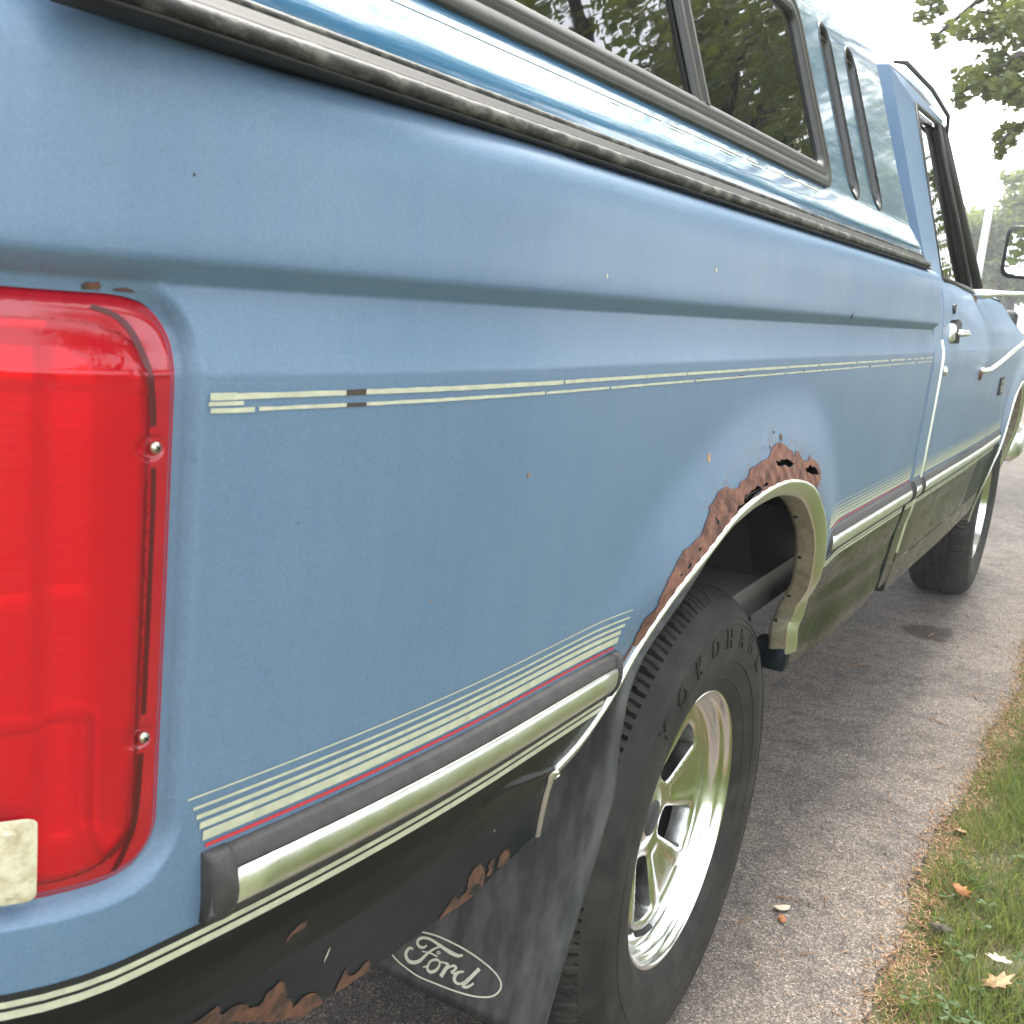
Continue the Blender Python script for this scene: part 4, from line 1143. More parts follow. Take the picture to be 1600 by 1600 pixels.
# front end: grille wall, bumper, far fender and door as simple skins
uu = list(np.arange(1.122, 4.02, .06)) + [4.02]; zz = gz(.56, ZBELT); V = []; F = []
for u in uu:
    for z in zz: V.append(mir(Mf(u, z)))
n = len(zz)
for i in range(len(uu) - 1):
    for k in range(n - 1): F.append((i * n + k, i * n + k + 1, (i + 1) * n + k + 1, (i + 1) * n + k))
mesh('far_cab_side', V, F, MT['blue'], TRUCK)
mb = MB(); mb.box((3.98, .06, .60), (4.03, 1.78, 1.13), .02); mb.build('grille', MT['frame'], TRUCK)
mb = MB(); mb.box((3.95, -.045, .48), (4.20, 1.885, .64), .03); mb.build('front_bumper', MT['chrome'], TRUCK)
# door handle, key lock, latch
c = Mc(1.42, 1.118)
hd = MB(); hd.box((1.335, c[1] - .010, c[2] - .022), (1.375, c[1] + .010, c[2] + .020), .005); hd.box((1.365, c[1] - .030, c[2] - .008), (1.475, c[1] - .014, c[2] + .007), .005); hd.box((1.455, c[1] - .020, c[2] - .007), (1.475, c[1] + .01, c[2] + .006), .004)
h_ = hd.build('door_handle', MT['chrome'], door)
hd = MB(); hd.box((1.34, c[1] - .004, c[2] - .052), (1.50, c[1] + .012, c[2] + .030), .008); hd.build('handle_recess', MT['near_black'], h_)
hd = MB(); k_ = Mc(1.40, 1.172); hd.tube([(1.385, k_[1] + .004, k_[2]), (1.385, k_[1] - .006, k_[2])], .012, 14); hd.build('key_lock', MT['frame'], door)
hd = MB(); k_ = Mc(1.30, 1.03); hd.tube([(1.285, k_[1] + .003, k_[2]), (1.285, k_[1] - .006, k_[2])], [.012, .009], 12); hd.build('lock_button', MT['chrome'], door)
# towing mirror
mbase = Mc(2.12, 1.225)
mm = MB(); mm.tube([(mbase[0], mbase[1] + .01, mbase[2]), (2.13, mbase[1] - .035, mbase[2] + .004), (2.20, -.05, mbase[2] + .010), (2.32, -.14, mbase[2] + .018), (2.34, -.26, mbase[2] + .022)], [.016, .014, .009, .007, .007], 10)
arm = mm.build('side_mirror', MT['chrome'], TRUCK)
mm = MB(); lb = Mc(1.93, 1.018); mm.tube([(lb[0], lb[1] + .002, lb[2]), (1.945, lb[1] - .010, lb[2] - .001), (2.00, lb[1] - .018, lb[2] + .002), (2.10, -.100, lb[2] + .018), (2.22, -.128, lb[2] + .062), (2.34, -.175, lb[2] + .120), (2.345, -.24, mbase[2] + .01)], [.008, .0075, .0065, .0065, .0065, .0065, .0065], 10); mm.build('mirror_brace', MT['chrome'], arm)
mm = MB(); mm.tube([(lb[0], lb[1] + .002, lb[2] - .012), (lb[0], lb[1] - .006, lb[2] - .012)], [.018, .012], 12); mm.build('brace_mount', MT['rust2'], arm)
mm = MB(); mm.tube([(2.11, mbase[1] + .006, mbase[2] - .02), (2.12, mbase[1] - .012, mbase[2] - .022)], [.022, .014], 10); mm.build('arm_mount', MT['rust2'], arm)
q = rrect(-.270, -.030, 1.230, 1.385, .028, 5); V = []; n = len(q)
for x_, s in ((2.340, .97), (2.345, 1.0), (2.375, 1.0), (2.40, .85), (2.405, .6)):
    V += [(x_ + (y + .15) * -.12, -.15 + (y + .15) * s, 1.308 + (z - 1.308) * s) for y, z in q]
F = [(k * n + i, k * n + (i + 1) % n, (k + 1) * n + (i + 1) % n, (k + 1) * n + i) for k in range(4) for i in range(n)] + [tuple(4 * n + i for i in range(n)), tuple(range(n - 1, -1, -1))]
mesh('mirror_housing', V, F, MT['frame'], arm)
V = [(2.3385 + (y + .15) * -.12, -.15 + (y + .15) * .90, 1.308 + (z - 1.308) * .88) for y, z in q]; mesh('mirror_glass', V, [tuple(range(n))], MT['mirror'], arm, False)

# ------------------------------------------------------------------ camper shell on the bed
SHELL = tag(empty('camper_shell', (-.05, .92, 1.24)), 'glossy teal blue camper shell with dark sliding window, clamped on the truck bed', 'camper shell')
TZ = [1.262, 1.270, 1.279, 1.287, 1.296, 1.306, 1.322, 1.36, 1.45, 1.60, 1.64, 1.68, 1.72, 1.75, 1.772, 1.785]
TY = [-.0360, -.0368, -.0362, -.0318, -.0254, -.0182, -.0068, .0085, .041, .0935, .110, .132, .166, .205, .262, .35]
def Pt(u):
    e = .955; r = .075
    if u <= e: return u, 0., 0.
    a = min((u - e) / r, math.pi / 2); ex = max(0, u - e - r * math.pi / 2)
    return e + r * math.sin(a), r * (1 - math.cos(a)) + ex, a
def T(u, z, off=0.0):
    x, dy, a = Pt(u); y = float(np.interp(z, TZ, TY)) - 0
    k = (y + .036)                                  # leans inward; front face leans back a little as well
    x = x + math.sin(a) * (off - k * .55); yy = dy + y - math.cos(a) * off - math.sin(a) * 0
    return (x, yy, z + rake(x))
WIN = (-1.02, .318, 1.3225, 1.605)
VENTS = [(.448, .528), (.632, .716)]
def vent_loop(a, b, d=0.0):
    return rrect(a - d, b + d, 1.325 - d, 1.607 + d, ((b - a) / 2 - .001 + d,) * 4, 8)
us = list(np.arange(-1.16, .95, .012)) + list(np.arange(.955, 1.09, .0075)) + [1.10, 1.2, 1.4, 1.6, 1.75, 1.9]
shell = panel('shell_side', [(-1.166, 1.262), (1.97, 1.262), (1.97, 1.785), (-1.166, 1.785)], [rrect(*WIN, .05, 8)] + [vent_loop(a, b, -.004) for a, b in VENTS],
              gridpts(us, sorted(TZ[1:-1] + [1.266, 1.2745, 1.283, 1.2915, 1.301, 1.314, 1.33, 1.34, 1.38, 1.40, 1.42, 1.48, 1.51, 1.54, 1.57])), T, MT['topper'], SHELL, nrm=True, step=.012)
uu = [-1.13, -.6, 0, .6, .95, 1.03]; V = []; F = []
for u in uu:
    x = u; zt = 1.785 + rake(u); ya = .35
    row = [(min(x, .86), ya - .002, zt - .0004), (min(x, .86), .6, zt + .015), (min(x, .86), .92, zt + .02)]
    V += row + [mir(p) for p in row[-2::-1]]
n = 5; F = [(k * n + i, (k + 1) * n + i, (k + 1) * n + i + 1, k * n + i + 1) for k in range(len(uu) - 1) for i in range(n - 1)]
mesh('shell_roof', V, F, MT['topper'], SHELL)
V = []; F = []; uu = [-1.13, -.5, 0, .5, .95]
for u in uu:
    for z in TZ: V.append(mir(T(u, z)))
n = len(TZ)
for i in range(len(uu) - 1):
    for k in range(n - 1):
        if not (1 <= i <= 2 and 1.32 < TZ[k] < 1.59): F.append((i * n + k, i * n + k + 1, (i + 1) * n + k + 1, (i + 1) * n + k))
mesh('far_shell_side', V, F, MT['topper'], SHELL)
V, F = quadgrid((-1.160, .0, 1.27), (-1.160, 1.84, 1.27), (-1.160, 1.50, 1.78), (-1.160, .34, 1.78), 4, 4); hatch = mesh('rear_hatch', V, F, MT['glass'], SHELL)
# window frame
def ring(loop_o, loop_i, heights, fn):
    """frame between two loops of equal length; heights = [(t, off)] from outer to inner"""
    V = []; F = []; n = len(loop_o); k = len(heights)
    for (a, b) in zip(loop_o, loop_i):
        for t, o in heights: V.append(fn(a[0] + (b[0] - a[0]) * t, a[1] + (b[1] - a[1]) * t, o))
    for i in range(n):
        j = (i + 1) % n
        for q in range(k - 1): F.append((i * k + q, j * k + q, j * k + q + 1, i * k + q + 1))
    return V, F
def loops(w, d, r, n=8):
    return [tuple(x) for x in resample(rrect(w[0] + d, w[1] - d, w[2] + d, w[3] - d, r, n), 9)]
def rl_(w, d, r):
    base = rrect(w[0] + d, w[1] - d, w[2] + d, w[3] - d, r, 8); out = []
    for i in range(len(base)):
        a = np.array(base[i]); b = np.array(base[(i + 1) % len(base)]); k = 12 if i % 9 == 8 else 1
        for q in range(k): out.append(tuple(a + (b - a) * q / k))
    return out
V, F = ring(rl_(WIN, -.002, .052), rl_(WIN, .034, .018), [(0, -.002), (.02, .0045), (.10, .0065), (.40, .0060), (.46, .0035), (.52, .0035), (.56, .0060), (.80, .0050), (.92, .0035), (1.0, -.004)], T)
wf = mesh('side_window', V, F, MT['frame'], SHELL)
gw = (WIN[0] + .030, WIN[1] - .030, WIN[2] + .030, WIN[3] - .030)
V, F = [], []
gu = np.linspace(gw[0], gw[1], 20); gzv = np.linspace(gw[2], gw[3], 8)
V = [T(u, z, -.004) for u in gu for z in gzv]; F = [(i * 8 + k, (i + 1) * 8 + k, (i + 1) * 8 + k + 1, i * 8 + k + 1) for i in range(19) for k in range(7)]
mesh('glass_pane', V, F, MT['glass'], wf)
mb = MB(); V = []; F = []
prof = [(-.020, -.003), (-.019, .004), (-.006, .0045), (-.005, .001), (.004, .001), (.005, .0055), (.018, .005), (.019, -.003)]
for z in np.linspace(gw[2], gw[3], 10):
    for du, o in prof: V.append(T(-.258 + du + (z - 1.35) * .02, z, o))
n = len(prof); F = [(i * n + k, i * n + k + 1, (i + 1) * n + k + 1, (i + 1) * n + k) for i in range(9) for k in range(n - 1)]
mesh('window_divider', V, F, MT['frame'], wf)
# vents: recessed slots with a rim and slats
for a, b in VENTS:
    lo = [tuple(x) for x in vent_loop(a, b, .0)]; li = [tuple(x) for x in vent_loop(a, b, -.012)]
    V, F = ring(lo, li, [(0, -.001), (.06, .0016), (.25, .0022), (.5, .000), (.8, -.004), (1.0, -.012)], T)
    vt = mesh('louvre_vent', V, F, MT['vent'], SHELL)
    lb_ = vent_loop(a, b, -.010); V = [T(u, z, -.012) for u, z in lb_]; mesh('vent_back', V, [tuple(range(len(V)))], MT['near_black'], vt, False)
    for zc, sgn in ((1.340, 1), (1.590, -1)):
        V = [T(a + .016, zc, -.009), T(b - .016, zc, -.009), T(b - .016, zc + sgn * .010, -.003), T(a + .016, zc + sgn * .010, -.003)]
        mesh('vent_lip', V, [(0, 1, 2, 3)], MT['frame'], vt, False)
# seal between shell and bed rail: lower bead, channel, upper bead
def bead(name, y, z, r, m, parent, jit=0.0, u0=-1.168, u1=1.0):
    mb = MB(); pts = []
    for u in np.arange(u0, u1 + .001, .012): pts.append((u, y + random.gauss(0, jit), z + rake(u) + random.gauss(0, jit * .5)))
    mb.tube(pts, r, 10); return mb.build(name, m, parent)
bead('lower_seal', -.0500, 1.2500, .0060, MT['bead'], SHELL, .00022)
bead('upper_seal', -.0365, 1.2665, .0034, MT['bead'], SHELL, .0001)
V = []; F = []; prof = [(-.030, 1.2405), (-.056, 1.2410), (-.058, 1.2428), (-.052, 1.2445), (-.0475, 1.252), (-.0490, 1.2555), (-.0470, 1.2580), (-.0425, 1.2610), (-.0405, 1.2645), (-.036, 1.2665), (-.020, 1.2675)]
uu = np.arange(-1.168, 1.005, .03)
for u in uu:
    for y, z in prof: V.append((u, y, z + rake(u)))
n = len(prof); F = [(i * n + k, (i + 1) * n + k, (i + 1) * n + k + 1, i * n + k + 1) for i in range(len(uu) - 1) for k in range(n - 1)]
F.append(tuple(range(n))); F.append(tuple(len(V) - 1 - k for k in range(n)))
mesh('rail_channel', V, F, MT['seal'], SHELL)
stripe('shell_pinstripe', [(-1.0, -.42, 1.3075, 1.3098, .0001), (-.40, -.33, 1.3075, 1.3098, .0001), (-.325, -.16, 1.3075, 1.3098, .0002), (-.14, -.10, 1.3075, 1.3098, .0002), (-.06, .20, 1.3076, 1.3098, .0001)], MT['cream'], .0007, T, SHELL)
stripe('shell_pinstripe', [(-.55, -.53, 1.3035, 1.3050, .0003), (-.42, -.36, 1.3037, 1.3050, .0003), (-.34, -.335, 1.304, 1.305, .0002), (-.25, -.20, 1.3036, 1.3050, .0003), (-.13, -.09, 1.3038, 1.3050, .0003)], MT['cream'], .0007, T, SHELL)

# ------------------------------------------------------------------ ground
def sheet(name, pts, z, m):
    return mesh(name, [(x, y, z) for x, y in pts], [tuple(range(len(pts)))], m, None, False)
tag(sheet('lawn', [(-300, -300), (300, -300), (300, 300), (-300, 300)], -.012, MT['lawn']), kind='structure')
def edge_y(x): return -.275 + .018 * math.sin(x * 2.1) + .010 * math.sin(x * 7.3 + 1) + .006 * math.sin(x * 19)
E_ = [(x, edge_y(x) + random.gauss(0, .004)) for x in np.arange(-4, 14, .04)]
V = [(x, y, 0) for x, y in E_] + [(x, y + 4.3, 0) for x, y in E_] + [(x, y - .010, -.03) for x, y in E_]; n = len(E_)
F = [(i, i + 1, n + i + 1, n + i) for i in range(n - 1)] + [(i, 2 * n + i, 2 * n + i + 1, i + 1) for i in range(n - 1)]
tag(mesh('driveway', V, F, MT['asphalt'], None, False), kind='structure')
tag(sheet('road', [(14, -80), (22, -80), (22, 80), (14, 80)], -.004, MT['asphalt']), kind='structure')

# ------------------------------------------------------------------ grass verge
def blades(n, x0, x1, y0, y1, m, name, hmin, hmax, w, lean, dens):
    X = rng.uniform(x0, x1, n * 3); Y = rng.uniform(y0, y1, n * 3)
    ed = np.array([edge_y(v) for v in X])
    clump = np.sin(X * 9 + 3 * np.sin(Y * 11)) * np.sin(Y * 13 + 2 * np.sin(X * 7)) + .8 * np.sin(X * 23 + Y * 17) * .5
    fade = np.clip((ed - Y) / .11, 0, 1)
    ok = (rng.uniform(0, 1, n * 3) < np.clip(dens + .55 * clump, .06, 1) * (.12 + .88 * fade)) & (Y < ed + .012)
    soft = np.clip((Y - y0) / (.25 * (y1 - y0)), 0, 1) * np.clip((X - x0) / .35, 0, 1) * np.clip((x1 - X) / .5, 0, 1)
    ok &= rng.uniform(0, 1, n * 3) < soft
    X = X[ok][:n]; Y = Y[ok][:n]; k = len(X)
    hgt = rng.uniform(hmin, hmax, k) * (.55 + .45 * fade[ok][:n]); th = rng.uniform(0, 6.283, k); ln = rng.uniform(.2, 1.0, k) * lean
    ww = rng.uniform(.6, 1.2, k) * w
    dx, dy = np.cos(th), np.sin(th); px, py = -dy, dx
    ph = rng.uniform(0, 3.14, k); px, py = np.cos(ph), np.sin(ph)
    V = np.zeros((k, 5, 3))
    for j, (t, wf_) in enumerate(((0, 1), (0, -1), (.55, .8), (.55, -.8), (1, 0))):
        V[:, j, 0] = X + dx * hgt * ln * t ** 1.7 + px * ww * wf_ * .5
        V[:, j, 1] = Y + dy * hgt * ln * t ** 1.7 + py * ww * wf_ * .5
        V[:, j, 2] = -.010 + hgt * t * (1 - .25 * ln * t)
    base = np.arange(k)[:, None] * 5
    T_ = np.concatenate([base + np.array([[0, 1, 3]]), base + np.array([[0, 3, 2]]), base + np.array([[2, 3, 4]])])
    me = bpy.data.meshes.new(name); me.vertices.add(k * 5); me.vertices.foreach_set('co', V.reshape(-1))
    me.loops.add(len(T_) * 3); me.loops.foreach_set('vertex_index', T_.reshape(-1).astype(np.int32))
    me.polygons.add(len(T_)); me.polygons.foreach_set('loop_start', np.arange(0, len(T_) * 3, 3, dtype=np.int32)); me.polygons.foreach_set('loop_total', np.full(len(T_), 3, np.int32))
    me.materials.append(m); me.update(); me.validate()
    o = bpy.data.objects.new(name, me); COL.objects.link(o); tag(o, kind='stuff'); return o
blades(60000, -.9, 3.6, -1.15, -.24, MT['grass'], 'grass', .020, .062, .0030, .9, .46)
blades(20000, -.9, 3.6, -1.15, -.24, MT['grass2'], 'bright_grass', .028, .075, .0032, .9, .42)
blades(30000, 3.2, 14, -3.0, -.24, MT['grass'], 'far_grass', .03, .07, .007, .9, .6)
blades(60000, -3.5, 6.5, -6.5, -.55, MT['grass2'], 'lawn_grass', .03, .08, .009, .9, .62)
blades(30000, -.4, 3.6, -.95, -.225, MT['drygrass'], 'dry_grass', .012, .040, .0020, 2.2, .55)
# tan needles and shreds along the edge of the asphalt
def needles(n, name, m):
    V = []; F = []
    for k in range(n):
        x = rng.uniform(-.3, 4.5); y = edge_y(x) + abs(rng.normal(0, 1)) * -.045 + rng.normal(0, .022) + (.06 * rng.exponential(1) if rng.random() < .10 else 0)
        a = rng.uniform(0, 3.14); L = rng.uniform(.008, .032); w = rng.uniform(.0006, .0013); z = .0012 + rng.uniform(0, .006)
        c, s_ = math.cos(a), math.sin(a); b = len(V); tz = rng.uniform(-.1, .25) * L
        V += [(x - c * L / 2 - s_ * w, y - s_ * L / 2 + c * w, z), (x - c * L / 2 + s_ * w, y - s_ * L / 2 - c * w, z), (x + c * L / 2, y + s_ * L / 2, z + max(0, tz)), (x, y, z + w * 2)]
        F += [(b, b + 1, b + 3), (b + 1, b + 2, b + 3), (b + 2, b, b + 3)]
    tag(mesh(name, V, F, m, None, False), kind='stuff')
needles(7000, 'pine_needles', MT['leaf_tan'])
needles(2400, 'bark_shreds', MT['twig'])

# ------------------------------------------------------------------ litter on drive and verge
def leaf_obj(name, pts, m, loc, rot, scale, curl=.25):
    """flat-ish leaf from an outline, gently curled"""
    P = np.array(pts, float) * scale; c = P.mean(0); V = [(c[0], c[1], curl * scale * .25)]
    for p in P: V.append((p[0], p[1], curl * (np.hypot(*(p - c)) ** 2) / scale * .8 * (1 + .5 * math.sin(p[0] * 9 / scale))))
    n = len(P); V2 = [(a, b, z - .0012) for a, b, z in V]
    F = [(0, 1 + i, 1 + (i + 1) % n) for i in range(n)] + [(n + 1, n + 2 + (i + 1) % n, n + 2 + i) for i in range(n)] + [(1 + i, n + 2 + i, n + 2 + (i + 1) % n, 1 + (i + 1) % n) for i in range(n)]
    o = mesh(name, V, F and V and F, m, None, True) if False else mesh(name, V + V2, F, m, None, True)
    o.location = loc; o.rotation_euler = rot; return o
MAPLE = [(0, -.5), (.12, -.25), (.45, -.32), (.36, -.08), (.62, .08), (.32, .16), (.30, .42), (.12, .30), (0, .62), (-.12, .30), (-.32, .40), (-.30, .16), (-.6, .06), (-.36, -.10), (-.44, -.32), (-.12, -.25)]
OVAL_L = [(0, -.5), (.18, -.3), (.26, 0), (.2, .28), (0, .55), (-.2, .28), (-.26, 0), (-.18, -.3)]
tag(leaf_obj('fallen_leaf', [(.6 * x_, .9 * y_) for x_, y_ in MAPLE], MT['leaf_orange'], (.742, -.343, .024), (.35, -.25, .5), .050, .8), 'curled bright orange dry leaf lying in the grass verge', 'leaf')
tag(leaf_obj('fallen_leaf', MAPLE, MT['leaf_tan'], (.455, -.442, .024), (.2, .3, 2.2), .055, .3), 'tan lobed maple leaf lying flat on the grass near the corner', 'leaf')
tag(leaf_obj('fallen_leaf', OVAL_L, MT['leaf_pale'], (.490, -.059, .005), (.1, .1, .9), .040, .5), 'pale crumpled leaf on the asphalt beside the rear wheel', 'leaf')
tag(leaf_obj('fallen_leaf', OVAL_L, MT['leaf_orange'], (.456, -.070, .003), (.0, .1, 2.0), .030, .3), 'small brown leaf half under the pale crumpled one', 'leaf')
tag(leaf_obj('fallen_leaf', OVAL_L, MT['leaf_tan'], (1.05, -.300, .012), (.3, .1, 1.0), .045, .3), 'tan oval leaf at the edge of the asphalt', 'leaf')
tag(leaf_obj('fallen_leaf', OVAL_L, MT['bark'], (.59, -.330, .015), (.2, .3, 2.6), .050, .4), 'dark brown folded leaf at the grass edge', 'leaf')
tag(leaf_obj('fallen_leaf', MAPLE, MT['leaf_pale'], (.537, -.438, .02), (.1, .2, .3), .045, .4), 'whitish weathered leaf deep in the grass', 'leaf')
def twig(x, y, ang, L, r, bend=.15):
    mb = MB(); pts = []
    for t in np.linspace(-.5, .5, 6):
        pts.append((L * t, bend * L * (t * t * 4 - .5) * .5, r + .001 + .002 * (1 + math.sin(t * 7))))
    mb.tube(pts, [r * k for k in (.5, .9, 1, 1, .8, .4)], 6); o = mb.build('twig', MT['twig'], None); o.location = (x, y, 0); o.rotation_euler = (0, 0, ang); return o
TW = [(.403, -.013, -.62, .040, .0011), (.534, -.054, -1.35, .045, .0013), (1.211, -.319, .2, .06, .0016), (.578, -.120, .2, .030, .0014), (.368, -.138, -.9, .035, .0010), (.302, -.248, -1.2, .040, .0010), (.286, -.076, -.3, .022, .0010), (1.992, .305, .1, .09, .0020), (2.09, .157, -.9, .08, .0018),
      (.778, .104, .9, .028, .0010), (1.413, -.202, -.4, .05, .0014), (1.513, -.014, .5, .045, .0013), (2.70, .07, .3, .07, .0018), (2.62, .02, -.2, .06, .0018), (1.128, -.132, .2, .045, .0012), (.98, -.28, .7, .06, .0016), (1.75, -.14, 1.3, .05, .0015), (2.05, -.20, .4, .06, .0016), (.62, -.262, 1.0, .05, .0014), (.47, -.27, -.5, .05, .0014), (3.0, -.05, .3, .07, .0018)]
lab_tw = 'thin reddish brown twig lying on the asphalt or verge edge'
for k, (x, y, a, L, r) in enumerate(TW): tag(twig(x, y, a, L, r, random.uniform(-.15, .15)), lab_tw, 'twig', 'twigs scattered on the drive')
# scattered dark crumbs
crumb = None
for k in range(46):
    x = random.uniform(.2, 3.2); y = random.uniform(-.26, .05)
    s = random.uniform(.004, .010)
    if crumb is None:
        crumb = leaf_obj('leaf_fragment', OVAL_L, MT['bark'], (x, y, .004), (0, 0, 0), 1.0, .5); o = crumb
    else:
        o = crumb.copy(); COL.objects.link(o); o.location = (x, y, .004)
    o.scale = (s, s, s); o.rotation_euler = (random.uniform(-.4, .4), random.uniform(-.4, .4), random.uniform(0, 6.28))
    tag(o, 'tiny dark leaf fragment on the asphalt drive', 'leaf fragment', 'leaf fragments on the drive')
# clover leaves in the verge
cl = None
V = []; F = []
for k in range(26):
    x = random.uniform(.25, 1.0); y = random.uniform(-.52, -.31); h = random.uniform(.012, .035); s = random.uniform(.006, .013); rz = random.uniform(0, 6.28)
    for j in range(3):
        a = rz + j * 2.09; cx, cy = x + s * .9 * math.cos(a), y + s * .9 * math.sin(a); b = len(V)
        V.append((x, y, h))
        for q in range(6): t = a - 1.2 + 2.4 * q / 5; V.append((cx + s * .8 * math.cos(t), cy + s * .8 * math.sin(t), h + random.uniform(-.002, .003)))
        F += [(b, b + 1 + q, b + 2 + q) for q in range(5)]
tag(mesh('clover', V, F, MT['clover'], None, False), kind='stuff')

# ------------------------------------------------------------------ trees
def crown_mesh(name, clumps, leaf, m, per):
    """clumps = [(centre, radius)] ; leaf-sized quads spread through each clump"""
    C = []; Rr = []
    for c, r in clumps: C.append(c); Rr.append(r)
    C = np.array(C); Rr = np.array(Rr)
    cnt = np.where(Rr < .4, np.clip(per * (Rr / .5) ** 1.3, 7, per), per).astype(int)
    idx = np.repeat(np.arange(len(C)), cnt); k = len(idx)
    d = rng.normal(size=(k, 3)); d /= np.linalg.norm(d, axis=1)[:, None]
    rad = rng.uniform(0, 1, k) ** .45
    P = C[idx] + d * (Rr[idx] * rad)[:, None] * np.array([1, 1, .62])
    a = rng.normal(size=(k, 3)); a[:, 2] *= .6; a /= np.linalg.norm(a, axis=1)[:, None]
    b = np.cross(a, rng.normal(size=(k, 3))); b /= np.linalg.norm(b, axis=1)[:, None]
    s = (rng.uniform(.6, 1.25, k) * leaf)[:, None]
    V = np.stack([P - a * s * .6, P + b * s * .34, P + a * s * .6, P - b * s * .34], 1).reshape(-1, 3)
    me = bpy.data.meshes.new(name); me.vertices.add(len(V)); me.vertices.foreach_set('co', V.reshape(-1))
    me.loops.add(k * 4); me.loops.foreach_set('vertex_index', np.arange(k * 4, dtype=np.int32))
    me.polygons.add(k); me.polygons.foreach_set('loop_start', np.arange(0, k * 4, 4, dtype=np.int32)); me.polygons.foreach_set('loop_total', np.full(k, 4, np.int32))
    me.materials.append(m); me.update()
    return me

def tree(loc, height, spread, leaf, n_limb, per, m, label, group=None, extra=(), seed=1, trunk_r=.16, low=.30):
    rs_ = random.Random(seed)
    root = empty('tree', loc); tag(root, label, 'tree', group)
    mb = MB(); clumps = []
    top = height * .62
    mb.tube([(0, 0, -.05), (.02 * height, .01 * height, height * .25), (-.01 * height, .02 * height, top)], [trunk_r * 1.25, trunk_r * .85, trunk_r * .3], 12)
    for i in range(n_limb):
        a = i * 2.399 + rs_.uniform(-.3, .3); z0 = height * rs_.uniform(low, .60); L = spread * rs_.uniform(.55, 1.0) * (1.05 - .5 * (z0 / height - low))
        up = rs_.uniform(.15, .65)
        p0 = Vector((0, 0, z0)); p2 = p0 + Vector((math.cos(a) * L, math.sin(a) * L, L * up)); p1 = (p0 + p2) / 2 + Vector((0, 0, .12 * L))
        mb.tube([p0, p1, p2], [trunk_r * .38, trunk_r * .22, .012], 6)
        for t in (.45, .62, .78, .92, 1.05):
            q = p0.lerp(p2, t) + Vector((rs_.uniform(-.5, .5), rs_.uniform(-.5, .5), rs_.uniform(-.2, .5))) * spread * .22
            clumps.append((tuple(q), spread * rs_.uniform(.14, .28)))
    for i in range(int(n_limb * 1.2)):
        a = rs_.uniform(0, 6.28); r = spread * .55 * rs_.random() ** .5
        clumps.append(((math.cos(a) * r, math.sin(a) * r, height * rs_.uniform(.66, .98)), spread * rs_.uniform(.15, .28)))
    for pts, cl_ in extra:
        pts = [Vector(p) - Vector(loc) for p in pts]; n = len(pts)
        mb.tube(pts, [.028 * (1 - i / n) ** 1.5 + .004 for i in range(n)], 6)
        clumps += [(tuple(Vector(c) - Vector(loc)), r) for c, r in cl_]
    t = mb.build('trunk', MT['bark'], None); t.parent = root
    o = bpy.data.objects.new('crown', crown_mesh('crown', clumps, leaf, m, per)); COL.objects.link(o); o.parent = root
    return root
def ray_at(px, py, dist):
    """point at a given distance along the direction seen at (px, py) of the 1600 px photograph"""
    d = Vector(CAM_B) * -1 + Vector(CAM_R) * ((px - 800) / 1822.0) - Vector(CAM_U) * ((py - 800) / 1822.0)
    return CAMPOS + d.normalized() * dist
# the tree whose branches hang over the drive (branch ends placed where they hang in the air, 8 to 10 m away)
BR = []
def spray(n0, pxs, dist, r):
    P = [ray_at(x, y, dist + random.uniform(-.4, .4)) for x, y in pxs]
    cl = []
    for a_, b_ in zip(P[:-1], P[1:]):
        for t in np.linspace(0, 1, 5)[:-1]:
            c = a_.lerp(b_, float(t)) + Vector((random.gauss(0, r), random.gauss(0, r), random.gauss(0, r))) * .7
            cl.append((tuple(c), r * random.uniform(.6, 1.25)))
    BR.append(([n0] + P, cl))
N0 = (9.2, -.6, 4.6)
spray(N0, [(1640, 40), (1595, 25), (1560, 22), (1530, 18)], 9.5, .13)
spray(N0, [(1660, 20), (1560, 40), (1525, 60), (1505, 62)], 9.3, .11)
spray(N0, [(1660, 90), (1590, 85), (1575, 100), (1550, 110), (1535, 125)], 9.0, .13)
spray(N0, [(1640, 60), (1600, 60), (1590, 75)], 9.0, .16)
spray(N0, [(1600, -40), (1480, -20), (1455, 8), (1450, 22)], 10.0, .09)
spray(N0, [(1650, 170), (1610, 190), (1575, 210), (1560, 225), (1553, 232)], 9.0, .055)
spray(N0, [(1570, 120), (1510, 138), (1495, 152), (1488, 160)], 9.4, .05)
spray(N0, [(1600, -60), (1470, 50), (1455, 62)], 9.8, .05)
tree((9.6, -2.6, 0), 9.0, 3.6, .070, 16, 210, MT['leaf3'], 'leafy tree beside the drive with branches hanging into the upper right', None, BR, 3, .20, .36)
for (x, y, h, s, sd, lb) in ((5.2, -4.6, 8.5, 3.4, 11, 'rounded leafy tree on the lawn beside the front of the truck'), (12.8, -3.6, 10, 3.9, 12, 'tall leafy tree by the drive just short of the road'), (-12.0, -3.4, 9, 3.8, 13, 'leafy tree beside the drive far behind the truck'),
                            (24.5, -2.9, 9, 3.6, 14, 'leafy tree on the far kerb of the road'), (8.5, -8.5, 10, 4.2, 15, 'big leafy tree deep in the lawn away from the drive')):
    tree((x, y, 0), h, s, .16, 15, 150, MT['leaf'], lb, 'trees right of the drive', (), sd, .18, .2)
tree((1.0, -8.2, 0), 9.5, 4.6, .15, 16, 120, MT['leaf'], 'broad leafy tree standing alone on the lawn opposite the truck bed', None, (), 21, .24, .42)
tree((9.5, 4.3, 0), 10.5, 4.7, .15, 18, 150, MT['leaf'], 'unseen leafy tree across the drive, added for the reflections on the shell ledge', None, (), 23, .2, .46)  # unseen; put in to break up the white sky on the shell ledge
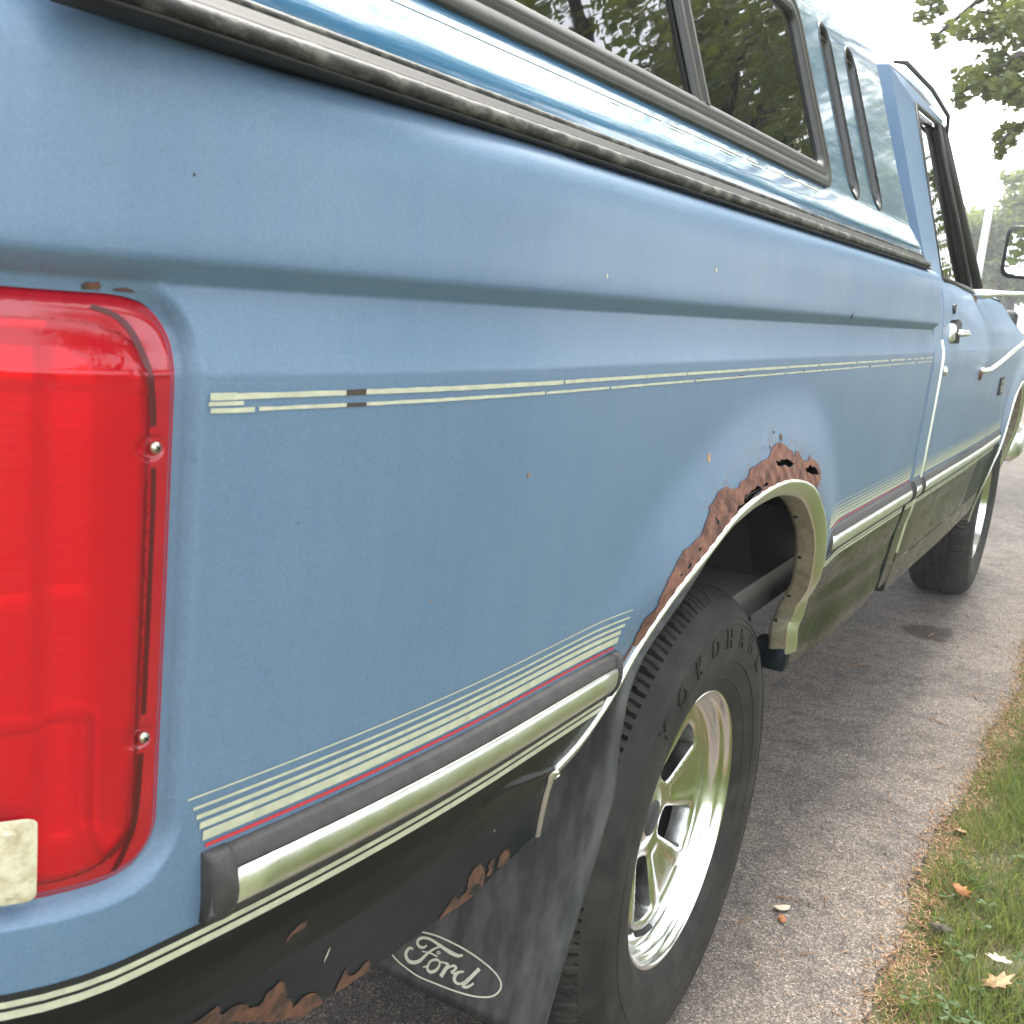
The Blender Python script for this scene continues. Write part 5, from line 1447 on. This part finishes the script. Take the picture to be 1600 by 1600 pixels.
tree((12.4, -1.7, 0), 3.6, 1.7, .10, 16, 130, MT['leaf'], 'unseen bushy low tree near the road, added for the cab window reflection', None, (), 27, .06, .08)  # out of view, added so the cab window mirrors low foliage
tree((8.0, -1.15, 0), 5.2, 1.35, .10, 14, 120, MT['leaf'], 'unseen young slender tree beside the drive, added for the door window reflection', None, (), 25, .07, .15)  # stands outside the view, added as green for the door window to mirror
# pale trees across the road
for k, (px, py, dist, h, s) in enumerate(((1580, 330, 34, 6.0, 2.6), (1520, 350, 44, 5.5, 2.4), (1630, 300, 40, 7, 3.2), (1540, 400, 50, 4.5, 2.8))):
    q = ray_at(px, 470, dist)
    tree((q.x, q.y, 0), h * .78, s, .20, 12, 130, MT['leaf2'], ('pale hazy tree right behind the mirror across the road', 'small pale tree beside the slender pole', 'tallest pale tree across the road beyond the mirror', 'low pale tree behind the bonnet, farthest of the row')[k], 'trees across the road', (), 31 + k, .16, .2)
# pole
q = ray_at(1533, 400, 26)
mb = MB(); mb.tube([(0, 0, -.1), (0, 0, 1.8), (0, 0, 3.7)], [.09, .08, .07], 10); pl = mb.build('pole', MT['pole'], None); pl.location = (q.x, q.y, 0)
tag(pl, 'pale slender pole standing across the road', 'pole')
# white house far off
q = ray_at(1600, 470, 60); BX, BY = q.x, q.y
bld = tag(empty('house', (BX, BY, 0)), 'long white single storey house with dark windows far across the road', 'house')
mb = MB(); mb.box((BX - 3, BY - 9, 0), (BX + 3, BY + 4.2, 2.2)); mb.build('wall', MT['white_wall'], bld, False)
mb = MB(); mb.add([(BX - 3.4, BY - 9.4, 2.2), (BX - 3.4, BY + 4.6, 2.2), (BX, BY + 4.6, 3.1), (BX, BY - 9.4, 3.1), (BX + 3.4, BY + 4.6, 2.2), (BX + 3.4, BY - 9.4, 2.2)], [(0, 3, 2, 1), (3, 5, 4, 2), (1, 2, 4), (0, 5, 3)]); mb.build('roof', MT['roofing'], bld, False)
for yy in np.arange(BY - 8, BY + 3.8, 1.35):
    mb = MB(); mb.box((BX - 3.05, yy, .95), (BX - 2.98, yy + .35, 1.65)); mb.build('window', MT['glassdark'], bld, False)

# ------------------------------------------------------------------ pale veil volume, added to imitate lens glare over the far view
m = bpy.data.materials.new('glare_veil'); m.use_nodes = True; nt = m.node_tree
nt.nodes.remove(nt.nodes['Principled BSDF']); pv = nt.nodes.new('ShaderNodeVolumePrincipled')
pv.inputs['Color'].default_value = (.95, .97, 1, 1); pv.inputs['Density'].default_value = .004; pv.inputs['Anisotropy'].default_value = .3
nt.links.new(pv.outputs[0], nt.nodes['Material Output'].inputs['Volume'])
mb = MB(); mb.box((-14, -40, -1.05), (75, 55, 12.5)); tag(mb.build('glare_veil_box', m, None, False), kind='stuff')
